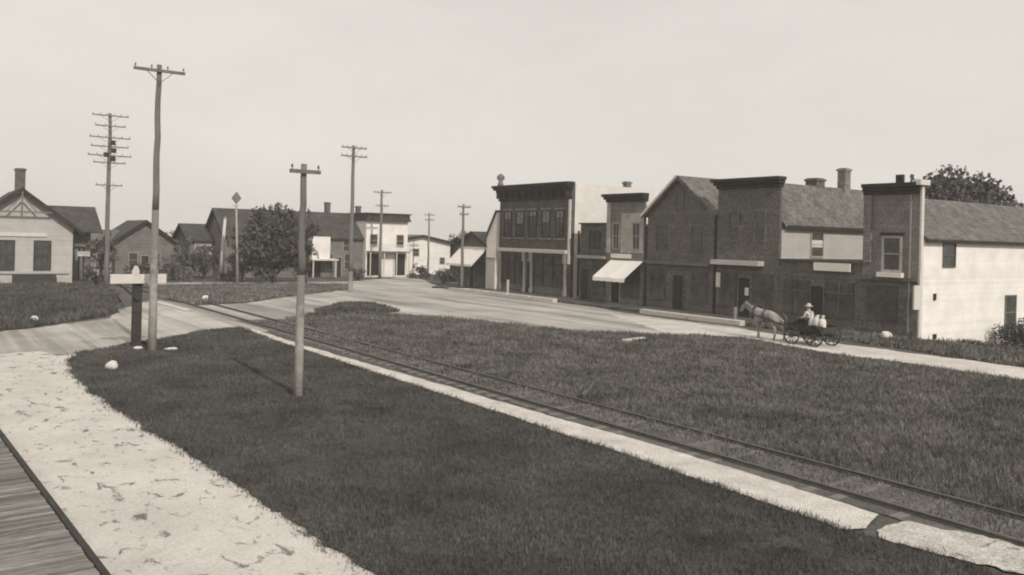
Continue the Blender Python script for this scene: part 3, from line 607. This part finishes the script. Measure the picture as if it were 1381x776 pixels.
house('small_house', 'small house with a pale wall patch and dark roof left of the white post', 24.2, 29.5, 95, 101, 3.9, 5.5, 'x', M['mid_board'], M['shingle_dark'], [(27.9,28.6,.9,2.4)], dr=(26.9,27.6,2.1))
b = MB(); b.box(24.7,26.6,94.9,94.998,1.9,3.7); n = b.build('pale_wall_patch', M['grey_wall'], bpy.data.objects['small_house']);  # pale patch set on the front wall of the small house
t = house('long_building', 'long low building with dark roof behind the clump of trees', 26.8, 42.6, 91, 98, 4.6, 7.25, 'x', M['mid_board'], M['shingle_dark'], [(38.2,38.9,.9,2.6),(40.4,41.1,.9,2.6),(40.2,40.9,3.0,4.2)], chim=[(39.6,94.5,7.0,8.6,.55,M['chimney'])], dr=(39.2,39.95,2.2), cat='building')
b = MB(); b.box(35.9,38.0,89.6,90.99,2.1,4.55); b.build('pale_bay', M['white_wall'], t)
b = MB(); b.box(35.8,38.9,89.3,90.99,1.9,2.097); b.build('porch_roof', M['trim'], t)
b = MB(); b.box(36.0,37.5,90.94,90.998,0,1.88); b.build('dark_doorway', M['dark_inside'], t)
for u in (35.95, 38.6): b = MB(); b.box(u,u+.12,89.4,89.52,0,1.9); b.build('porch_post', M['trim'], t)
t = thing('hotel', 'pale two storey building with flat dark cornice and balcony at the end of the street', 'building', (45, 90, 0))
b = MB(); b.box(42.62,48.0,90.2,98,0,6.5); b.build('wall', M['white_wall'], t)
b = MB(); b.box(42.5,48.2,89.8,98.2,6.502,6.8); b.box(42.6,48.1,89.9,98.1,6.802,7.35); b.box(42.45,48.3,89.7,98.3,7.352,7.45); rf = b.build('cornice', M['shingle_dark'], t)
chimney(rf, 43.3, 94, 7.4, 8.3, .5, M['chimney'])
for u0, u1 in ((43.2,44.0),(46.6,47.4)): window(t, 's', 90.2, u0, u1, 3.6, 4.9, M['grey_trim'], bars=(0,1))
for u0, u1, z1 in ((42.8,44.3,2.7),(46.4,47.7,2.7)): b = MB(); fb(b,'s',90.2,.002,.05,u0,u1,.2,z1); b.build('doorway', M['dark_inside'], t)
b = MB(); b.box(42.7,47.9,89.2,90.19,2.9,3.02); b.build('balcony', M['timber'], t)
b = MB()
for u in np.linspace(42.75, 47.8, 16): b.box(u, u+.04, 89.22, 89.26, 3.022, 3.7)
b.box(42.72,47.88,89.2,89.28,3.7,3.77); b.build('balcony_rail', M['trim'], t)
for u in (42.75, 44.5, 46.1, 47.75): b = MB(); b.box(u,u+.1,89.25,89.35,0,2.897); b.build('porch_post', M['trim'], t)
house('white_barn', 'broad white gabled building at the far end of the street', 48.9, 57.4, 96, 106, 4.1, 4.9, 'y', M['white_wall'], M['shingle'], [(52.0,52.7,2.4,3.2),(55.9,56.5,1.4,2.1)], cat='building', dr=(50.0,50.9,2.0))
house('grey_cottage', 'small grey building showing between the white barn and the low awning shop', 58.2, 63, 92, 98, 3.6, 4.8, 'x', M['mid_board'], M['shingle'], [(59.5,60.2,1.2,2.4)], cat='building')
# ---------------------------------------------------------------- boardwalk and kerb
b = MB(); b.box(39.95, FX-.06, 33.2, 70, .0, .16); o = b.build('sidewalk', mat('sidewalk_boards', .09, .35, 1, fine=10, kind='boards', bump=.4)); o['kind'] = 'structure'
def kerb(label, y0, y1, x0, x1):
    b = MB(); n = max(2, int((y1-y0)/3)); q = random.Random(4)
    for i in range(n):
        a = i/n; c = (i+1)/n-.012; ya, yc = y0+(y1-y0)*a, y0+(y1-y0)*c; xa = x0+(x1-x0)*a+q.uniform(-.03,.03); xc = x0+(x1-x0)*c+q.uniform(-.03,.03)
        b.prism([(xa-.02,ya,.0),(xa+.42,ya,.0),(xa+.42,ya,.3),(xa-.02,ya,.3)], (xc-xa, yc-ya, 0))
    n = b.build('timber_kerb', M['whitewash'], bevel=.015); tag(n, label, 'kerb')
kerb('long whitewashed timber kerb in front of the brick block', 50.8, 66, 39.5, 39.3)
kerb('shorter whitewashed timber kerb left of the horse and wagon', 33.0, 41.5, 39.5, 39.5)
# ---------------------------------------------------------------- poles
def insulators(arm, xs, y, z):
    b = MB(); b.tube([(xs[0],y,z),(xs[0],y,z+.05),(xs[0],y,z+.06),(xs[0],y,z+.13),(xs[0],y,z+.155)], [.013,.013,.036,.03,.012], 8); s = b.build('insulator', M['porcelain'], arm, smooth=True)
    for x in xs[1:]: inst(s, arm, (x-xs[0], 0, 0))
def pole(label, x, y, h, r0, r1, arms, white=0, group='telegraph poles', ins=True, armth=.1, braces=True, m=None):
    t = thing('telegraph_pole', label, 'telegraph pole', (x, y, 0), group)
    b = MB(); k = 8; q = random.Random(int(h*100))
    zs = [white + (h-white)*i/k for i in range(k+1)] if white else [h*i/k for i in range(k+1)]
    rr = lambda z: r0+(r1-r0)*z/h
    pts = [(x+q.uniform(-.03,.03), y, z) for z in zs]; pts[0] = (x, y, zs[0] if white else -.1)
    b.tube(pts, [rr(z) for z in zs], 12); sh = b.build('shaft', m or M['pole'], t, smooth=True)
    if white:
        b = MB(); b.tube([(x,y,-.1),(x,y,white*.5),(x,y,white)], [rr(0)*1.02, rr(white*.5)*1.01, rr(white)*1.006], 12); b.build('whitewashed_base', M['worn'], t, smooth=True)
    for (za, w, nn) in arms:
        b = MB(); b.box(x-w/2, x+w/2, y-rr(za)-armth, y-rr(za)-.003, za-armth*.55, za+armth*.55)
        if not ins:
            for u in np.linspace(-w/2+.06, w/2-.06, nn): b.tube([(x+u,y-rr(za)-armth/2,za+armth*.5),(x+u,y-rr(za)-armth/2,za+armth*.5+.15)], [.032,.02], 6)
        a = b.build('crossarm', m or M['pole'], t)
        if braces and w > 1.5:
            b = MB()
            for sg in (-1, 1): b.bar((x+sg*w*.27,y-rr(za)-armth-.012,za-.03),(x,y-rr(za)-armth-.012,za-.5),.03,.02)
            b.build('brace', M['iron'], a)
        if ins: insulators(a, [x+u for u in np.linspace(-w/2+.06, w/2-.06, nn)], y-rr(za)-armth/2, za+armth*.55)
    return t
pole('tallest bare pole with one crossarm, standing beside the crossing post', 7.72, 35.48, 11.3, .165, .095, [(11.05,1.9,4)], white=5.6)
pole('short pole with whitewashed foot standing on the near lawn', 9.29, 23.99, 6.85, .135, .085, [(6.62,.92,2)], white=3.6)
pole('pole with two crossarms at the kerb of the dirt street', 29.55, 65.35, 12.2, .2, .12, [(12.0,2.2,6),(11.3,2.3,6)], white=1.8)
pole('pole with seven crossarms behind the crossing post', 12.25, 72.3, 13.8, .2, .12, [(13.6,2.6,6),(12.8,2.2,4),(11.9,2.9,6),(11.2,2.7,4),(10.5,3.1,6),(9.95,2.3,4),(8.2,1.9,4)], white=0, ins=False, armth=.08)
b = MB()
for z, sx in ((10.9,.26),(10.55,-.3),(11.5,.2),(10.25,.22)): b.box(12.25+sx-.16,12.25+sx+.16,71.85,72.05,z-.18,z+.18)
b.build('cable_box', M['iron'], bpy.data.objects['telegraph_pole.003'])
pole('far pole rising in front of the pale hotel', 43.1, 87.4, 10.0, .19, .12, [(9.7,2.2,6),(8.2,1.6,4)], ins=False, armth=.1)
pole('thin pole in front of the low awning shop', 40.0, 64.8, 7.8, .15, .1, [(7.55,1.3,4),(6.9,.9,2)], ins=False, armth=.11)
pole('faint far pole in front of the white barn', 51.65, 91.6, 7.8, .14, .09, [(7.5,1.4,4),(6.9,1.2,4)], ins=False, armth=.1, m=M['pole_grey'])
# white post and diamond signal by the far lawn
t = thing('white_post', 'slim white post standing left of the clump of trees', 'post', (24.8, 85.4, 0))
b = MB(); b.tube([(24.8,85.4,-.1),(24.95,85.4,3.6),(25.1,85.4,6.1)], [.2,.17,.13], 10); b.build('shaft', M['whitewash'], t, smooth=True)
b = MB(); b.tube([(25.1,85.4,6.1),(25.1,85.4,6.2),(25.1,85.4,6.32)], [.14,.16,.02], 10); b.build('cap', M['grey_trim'], t, smooth=True)
t = thing('signal_mast', 'signal mast with dark diamond head rising above the trees', 'signal', (24.9, 80.3, 0))
b = MB(); b.tube([(24.9,80.3,-.1),(24.6,80.3,7.6)], [.13,.08], 10); b.build('mast', M['worn_mast'], t, smooth=True)
b = MB(); b.prism([(24.6,80.2,7.45),(25.05,80.2,8.0),(24.6,80.2,8.6),(24.15,80.2,8.0)], (0,.18,0)); b.build('diamond_head', M['pole'], t)
b = MB(); b.box(24.3,24.9,80.16,80.44,7.25,7.36); b.build('bracket', M['whitewash'], t)
# crossing post with white board
t = thing('crossing_post', 'dark timber crossing post carrying a white board arm', 'crossing post', (7.49, 37.3, 0))
b = MB(); b.box(7.32,7.66,37.14,37.46,-.1,2.78); b.build('post', M['beam'], t, bevel=.02)
b = MB(); b.box(6.42,8.55,37.0,37.13,2.62,3.0); b.box(7.22,7.5,37.0,37.13,3.002,3.16); b.prism([(7.25,37.0,3.162),(7.5,37.0,3.162),(7.42,37.0,3.34),(7.32,37.0,3.34)], (0,.13,0)); b.build('board_arm', M['trim'], t, bevel=.012)
b = MB(); b.bar((7.5,37.07,1.9),(6.75,37.07,2.6),.07,.09); b.build('brace', M['beam'], t)
# ---------------------------------------------------------------- small pale stones and markers
def stone(label, p, r, seed, name='whitewashed_stone'):
    x, y = p; b = MB(); b.blob((x, y, r[2]*.7), r, seed, .35); n = b.build(name, M['stone'], smooth=True, origin=(x, y, 0)); return tag(n, label, 'stone')
stone('large whitewashed stone on the tip of the near lawn', G(151,499), (.2,.18,.17), 1)
stone('flat whitewashed stone right of the tallest pole', G(231,473), (.26,.2,.06), 2)
stone('flat whitewashed stone at the foot of the crossing post', G(186,472), (.2,.16,.08), 3)
stone('small pale stone on the tall grass at the left edge', G(47,435), (.2,.2,.18), 4)
stone('pale round stone in the weeds under the trimmed tall window', G(1195,459), (.3,.26,.26), 5)
stone('pale stone on the far lawn beside the crossing path', G(277,406), (.22,.2,.2), 6)
b = MB(); x, y = G(855,461); b.box(x-.8,x+.8,y-.14,y+.14,.03,.14); n = b.build('plank', M['whitewash'], bevel=.012, origin=(x,y,.03)); n.rotation_euler.z = math.radians(12); tag(n, 'pale loose plank lying on the edge of the wide lawn', 'plank')
b = MB(); b.box(40.9,41.05,58.9,59.05,.16,1.3); b.box(40.88,41.07,58.88,59.07,1.3,1.36); n = b.build('hitching_post', M['whitewash'], origin=(41,59,.16)); tag(n, 'short white hitching post in front of the brick block', 'post')
b = MB(); b.box(40.2,40.32,34.0,34.12,0,.95); b.box(40.18,40.34,33.98,34.14,.95,1.0); n = b.build('hitching_post', M['grey_trim'], origin=(39.8,33.7,0)); tag(n, 'short pale hitching post at the end of the kerb by the horse', 'post')
# ---------------------------------------------------------------- railway track and platform
t = thing('railway_track', 'single railway track sunk in dark cinders along the gravel path', 'railway track', (16, 30, 0))
for xr in (14.8, 16.22):
    b = MB(); b.prism([(xr-.06,2,.02),(xr+.06,2,.02),(xr+.06,2,.05),(xr+.02,2,.06),(xr+.02,2,.07),(xr+.038,2,.075),(xr+.038,2,.11),(xr-.038,2,.11),(xr-.038,2,.075),(xr-.02,2,.07),(xr-.02,2,.06),(xr-.06,2,.05)], (-.5,98,0)); b.build('rail', M['steel'], t)
b = MB(); b.box(14.35,16.65,4.0,4.2,-.03,.027); s0 = b.build('sleeper', M['timber'], t, bevel=.008)
for i in range(1, 62): inst(s0, t, (-.003*i+rnd.uniform(-.05,.05), i*.62, rnd.uniform(-.012,.004)))
# plank platform
e0, e1 = Vector((1.62, 23.0)), Vector((2.22, 12.0)); dv = (e0-e1).normalized(); nv = Vector((-dv.y, dv.x)); base = e1 - dv*9
t = thing('plank_platform', 'low weathered plank platform in the bottom left corner', 'platform', (base.x, base.y, 0)); 
t.rotation_euler.z = math.atan2(-dv.x, dv.y); OFF[t.name] = (0,0,0)
b = MB(); q = random.Random(5)
for i in range(316):
    y = i*.12; w = q.uniform(-.006,.006); e = q.uniform(-.03,.03)
    b.add([(-7,y+.004,.19+w),(-.13+e*.3,y+.004,.19+w),(-.13+e*.3,y+.107,.19+w),(-7,y+.107,.19+w),(-7,y+.004,.25+w),(-.13+e*.3,y+.004,.25+w+q.uniform(-.004,.004)),(-.13+e*.3,y+.107,.25+w),(-7,y+.107,.25+w)], [(0,3,2,1),(4,5,6,7),(0,1,5,4),(1,2,6,5),(2,3,7,6),(3,0,4,7)])
b.build('deck', M['boards'], t)
b = MB(); b.box(-.11,-.01,0,38,-.02,.262); b.build('edge_beam', M['beam'], t, bevel=.012)
b = MB(); b.box(-7,-.12,0,38,-.02,.17); b.build('joists', M['beam'], t)
# ---------------------------------------------------------------- skinned bodies
def skin(name, V, E, R, m, parent, sub=2, root=0):
    me = bpy.data.meshes.new(name); me.from_pydata(V, E, []); o = bpy.data.objects.new('skin_tmp', me); col.objects.link(o)
    o.modifiers.new('s', 'SKIN')
    if not me.skin_vertices: raise RuntimeError('no skin layer')
    for i, r in enumerate(R):
        rr = r if hasattr(r, '__len__') else (r, r); me.skin_vertices[0].data[i].radius = rr
    me.skin_vertices[0].data[root].use_root = True
    sb = o.modifiers.new('d', 'SUBSURF'); sb.levels = sub; sb.render_levels = sub
    dg = bpy.context.evaluated_depsgraph_get(); dg.update(); nm = bpy.data.meshes.new_from_object(o.evaluated_get(dg)); nm.name = name
    bpy.data.objects.remove(o); 
    for p in nm.polygons: p.use_smooth = True
    off = Vector(OFF[parent.name]) if parent else Vector((0,0,0))
    for v in nm.vertices: v.co -= off
    return obj_mesh(name, nm, m, parent)
# horse facing +Y
hx, hy = 35.4, 27.9
t = thing('horse', 'pale grey horse in harness standing in the lane before the wagon', 'horse', (hx, hy, 0))
def hp(a, y, z): return (hx+a, hy+y, z)
V = [hp(0,-.75,1.25), hp(0,-.35,1.22), hp(0,.1,1.17), hp(0,.5,1.22), hp(0,.78,1.36), hp(0,1.1,1.53), hp(0,1.34,1.68), hp(0,1.53,1.5), hp(0,1.7,1.26)]
E = [(i,i+1) for i in range(8)]; R = [(.26,.30),(.30,.32),(.32,.31),(.27,.32),(.19,.26),(.13,.19),(.10,.13),(.09,.12),(.06,.075)]
def leg(pts, rs, at):
    k = len(V); V.extend(pts); R.extend(rs); E.append((at, k)); E.extend([(k+i, k+i+1) for i in range(len(pts)-1)])
for s, st in ((-1,.2),(1,-.12)):
    leg([hp(s*.19,-.72,1.0), hp(s*.18,-.6+st*.5,.76), hp(s*.17,-.86+st,.52), hp(s*.17,-.82+st,.16), hp(s*.17,-.76+st,.03)], [.17,.12,.07,.05,.07], 0)
    leg([hp(s*.18,.52,.92), hp(s*.17,.54-st*.6,.56), hp(s*.17,.53-st,.16), hp(s*.17,.57-st,.03)], [.13,.08,.05,.07], 3)
for s in (-1,1): leg([hp(s*.08,1.28,1.78), hp(s*.085,1.29,1.89)], [.035,.012], 6)
skin('body', V, E, R, M['horse'], t)
b = MB(); b.tube([hp(0,-.98,1.38),hp(0,-1.14,1.2),hp(0,-1.16,.85),hp(0,-1.1,.55)], [.05,.07,.09,.02], 8); b.build('tail', M['horse_hair'], t, smooth=True)
b = MB(); b.prism([hp(-.015,.62,1.58),hp(-.015,.95,1.75),hp(-.015,1.22,1.86),hp(-.015,1.3,1.78),hp(-.015,1.05,1.57),hp(-.015,.75,1.45)], (.03,0,0)); b.build('mane', M['horse_hair'], t)
b = MB()
ring = [hp(.34*math.cos(a),.66-.1*math.sin(a),1.33+.36*math.sin(a)) for a in np.linspace(0,2*math.pi,15)]
b.tube(ring, .055, 6)
for s in (-1,1): b.tube([hp(s*.33,.62,1.2), hp(s*.36,-.2,1.1), hp(s*.36,-1.3,.85)], .025, 5)
ring = [hp(.345*math.cos(a),.0,1.19+.345*math.sin(a)) for a in np.linspace(0,2*math.pi,15)]; b.tube(ring, .03, 5)
b.build('harness', M['leather'], t)
# wagon
wx, wy = 35.5, 25.3
t = thing('wagon', 'dark open farm wagon behind the pale horse', 'wagon', (wx, wy, 0))
b = MB(); b.box(wx-.52,wx+.52,wy-.98,wy+.98,.66,.72)
for s in (-1,1): b.box(wx+s*.52,wx+s*.56,wy-.98,wy+.98,.66,.98)
b.box(wx-.518,wx+.518,wy+.95,wy+.99,.722,1.1); b.box(wx-.518,wx+.518,wy-.99,wy-.95,.722,.95); b.build('bed', M['beam'], t)
b = MB(); b.box(wx-.5,wx+.5,wy+.0,wy+.36,1.02,1.08); b.box(wx-.5,wx+.5,wy-.04,wy-.002,1.1,1.32)
for s in (-1,1): b.box(wx+s*.42-.03,wx+s*.42+.03,wy+.02,wy+.3,.98,1.018)
b.build('seat', M['beam'], t)
def wheel(x, y, r):
    b = MB(); ring = [(x, y+r*math.cos(a), r+r*math.sin(a)) for a in np.linspace(0, 2*math.pi, 25)]
    b.tube([(p[0], y+(p[1]-y)*.95, r+(p[2]-r)*.95) for p in ring], .04, 6); w = b.build('wheel', M['beam'], t)
    b = MB(); b.tube([(x-.1,y,r),(x+.1,y,r)], .09, 10); b.build('hub', M['beam'], w)
    for k in range(10):
        a = k*2*math.pi/10; b = MB(); b.tube([(x,y+.07*math.cos(a),r+.07*math.sin(a)),(x,y+r*.93*math.cos(a),r+r*.93*math.sin(a))], .02, 5); b.build('spoke', M['beam'], w)
for s in (-1,1): wheel(wx+s*.7, wy-.58, .52); wheel(wx+s*.7, wy+.66, .43)
b = MB(); b.tube([(wx-.62,wy-.58,.52),(wx+.62,wy-.58,.52)], .035, 6); b.tube([(wx-.62,wy+.66,.43),(wx+.62,wy+.66,.43)], .035, 6); b.box(wx-.06,wx+.06,wy-.6,wy+.7,.5,.6); b.build('axle', M['beam'], t)
for s in (-1,1): b = MB(); b.tube([(wx+s*.3,wy+.7,.6),(wx+s*.44,wy+1.5,.85),(wx+s*.42,wy+2.7,1.1)], .03, 6); b.build('shaft', M['timber'], t)
# driver seated on the wagon, facing +Y
dx, dy = wx-.05, wy+.16
t = thing('person', 'driver in pale shirt, dark trousers and straw hat seated on the wagon', 'person', (dx, dy, 1.08))
def dp(a, y, z): return (dx+a, dy+y, z)
V = [dp(0,0,1.2), dp(0,-.02,1.38), dp(0,0,1.58), dp(0,.02,1.67), dp(0,.04,1.78), dp(0,.05,1.86), dp(0,.12,1.78)]
E = [(0,1),(1,2),(2,3),(3,4),(4,5),(4,6)]; R = [(.16,.13),(.15,.12),(.17,.11),(.055,.06),(.085,.1),(.08,.09),.025]
for s in (-1,1):
    leg([dp(s*.1,.12,1.16), dp(s*.12,.5,1.17), dp(s*.12,.62,.83), dp(s*.12,.6,.79), dp(s*.13,.76,.77)], [.09,.07,.05,.05,.04], 0)
    leg([dp(s*.22,.0,1.56), dp(s*.26,.1,1.32), dp(s*.14,.36,1.27), dp(s*.13,.43,1.28)], [.06,.048,.035,.035], 2)
body = skin('body', V, E, R, M['skin'], t)
def cloth(name, V, E, R, m): return skin(name, V, E, [(r if hasattr(r,'__len__') else (r,r)) for r in R], m, t)
V = [dp(0,0,1.2), dp(0,-.02,1.38), dp(0,0,1.58), dp(0,.01,1.64)]; E = [(0,1),(1,2),(2,3)]; R = [(.185,.155),(.175,.145),(.19,.13),(.09,.09)]
for s in (-1,1): leg([dp(s*.22,.0,1.56), dp(s*.26,.1,1.32), dp(s*.17,.3,1.28)], [.075,.062,.05], 2)
cloth('shirt', V, E, R, M['shirt'])
V = [dp(0,0,1.2), dp(0,0,1.14)]; E = [(0,1)]; R = [(.19,.16),(.17,.15)]
for s in (-1,1): leg([dp(s*.1,.12,1.16), dp(s*.12,.5,1.17), dp(s*.12,.62,.86)], [.11,.088,.07], 0)
cloth('trousers', V, E, R, M['trousers'])
b = MB(); b.tube([dp(0,.03,1.86),dp(0,.03,1.875),dp(0,.03,1.885),dp(0,.03,1.98),dp(0,.03,2.0)], [.2,.2,.11,.1,.05], 14); b.build('hat', M['hat'], t, smooth=False)
for s in (-1,1):
    for k in range(5):
        b = MB(); a = (k-1.5)*.022 if k < 4 else .05*-s
        b.tube([dp(s*.13+a,.45,1.28),dp(s*.13+a*1.1,.5+.008*(k%3),1.275),dp(s*.13+a,.51,1.245)], [.011,.010,.008], 6); b.build('finger', M['skin'], body, smooth=True)
# sacks on the wagon bed
for i, (sx, sy, sr, lab) in enumerate([(-.3,-.2,.18,'white sack directly behind the wagon driver'),(-.3,-.5,.2,'plump white sack in the middle of the wagon bed'),(-.3,-.78,.17,'white sack leaning at the tail of the wagon')]):
    b = MB(); b.blob((wx+sx,wy+sy,.72+.32), (.2,sr,.36), 20+i, .22, 3); b.tube([(wx+sx,wy+sy,1.36),(wx+sx,wy+sy,1.42),(wx+sx,wy+sy,1.5)], [.09,.05,.11], 8)
    n = b.build('sack', M['sack'], smooth=True, origin=(wx+sx,wy+sy,.72)); tag(n, lab, 'sack', 'sacks on the wagon')
# ---------------------------------------------------------------- thin haze volume, added to fade and lift far dark tones
b = MB(); b.box(-485,485,-125,485,-3.2,16.5); hz = b.build('haze', bpy.data.materials.new('thin_air')); hz['kind'] = 'stuff'
hm = hz.data.materials[0]; hm.use_nodes = True; hn = hm.node_tree; hn.nodes.remove(hn.nodes['Principled BSDF'])
pv = hn.nodes.new('ShaderNodeVolumePrincipled'); pv.inputs['Color'].default_value = (1, .95, .88, 1); pv.inputs['Density'].default_value = .0009
hn.links.new(pv.outputs[0], hn.nodes['Material Output'].inputs['Volume'])
# ---------------------------------------------------------------- light, sky, camera
w = bpy.data.worlds.new('World'); scn.world = w; w.use_nodes = True
N, L = w.node_tree.nodes, w.node_tree.links
bg = N['Background']; sky = N.new('ShaderNodeTexSky'); sky.sky_type = 'NISHITA'; sky.sun_disc = False
EL, AZ = math.radians(40), math.radians(184)      # sun behind the camera, shadows run up the street
sky.sun_elevation = EL; sky.sun_rotation = AZ; sky.air_density = 1; sky.dust_density = 4
bw = N.new('ShaderNodeRGBToBW'); L.new(sky.outputs[0], bw.inputs[0])
mx = N.new('ShaderNodeMix'); mx.data_type = 'FLOAT'; mx.inputs['Factor'].default_value = .86; L.new(bw.outputs[0], mx.inputs[2]); mx.inputs[3].default_value = 8.5
cn = N.new('ShaderNodeTexNoise'); cn.inputs['Scale'].default_value = 2.2; cn.inputs['Detail'].default_value = 7; cn.inputs['Roughness'].default_value = .6
tcw = N.new('ShaderNodeTexCoord'); mpw = N.new('ShaderNodeMapping'); mpw.inputs['Scale'].default_value = (1, 1, 2.6); L.new(tcw.outputs['Generated'], mpw.inputs['Vector']); L.new(mpw.outputs[0], cn.inputs['Vector'])
cr = N.new('ShaderNodeMapRange'); cr.inputs[1].default_value = .3; cr.inputs[2].default_value = .7; cr.inputs[3].default_value = .94; cr.inputs[4].default_value = 1.07; L.new(cn.outputs[0], cr.inputs[0])
cm = N.new('ShaderNodeMath'); cm.operation = 'MULTIPLY'; L.new(mx.outputs[0], cm.inputs[0]); L.new(cr.outputs[0], cm.inputs[1])
tn = N.new('ShaderNodeVectorMath'); tn.operation = 'SCALE'; tn.inputs[0].default_value = (1.0, .953, .885); L.new(cm.outputs[0], tn.inputs['Scale'])
L.new(tn.outputs[0], bg.inputs['Color']); bg.inputs['Strength'].default_value = .1
sd = bpy.data.lights.new('sun', 'SUN'); sd.energy = 2.6; sd.angle = math.radians(.6); sd.color = (1, .97, .92)
so = bpy.data.objects.new('sun', sd); col.objects.link(so)
dirv = Vector((math.sin(AZ)*math.cos(EL), math.cos(AZ)*math.cos(EL), math.sin(EL)))
so.rotation_euler = dirv.to_track_quat('Z', 'Y').to_euler()
cd = bpy.data.cameras.new('camera'); cam = bpy.data.objects.new('camera', cd); col.objects.link(cam); scn.camera = cam
r0, u0, f0 = Vector((CA, -SA, 0)), Vector((0,0,1)), Vector((SA, CA, 0)); c, s = math.cos(RO), math.sin(RO)
r1, u1 = c*r0 + s*u0, c*u0 - s*r0
mw = Matrix((( r1.x, u1.x, -f0.x, 0), (r1.y, u1.y, -f0.y, 0), (r1.z, u1.z, -f0.z, H), (0,0,0,1))); cam.matrix_world = mw
cd.sensor_width = 36; cd.lens = 36*F/1381; cd.shift_y = -(388-HY)/1381; cd.clip_end = 3000
scn.cycles.filter_width = 2.0
scn.view_settings.view_transform = 'Standard'; scn.view_settings.look = 'None'; scn.view_settings.exposure = 0; scn.view_settings.gamma = 1
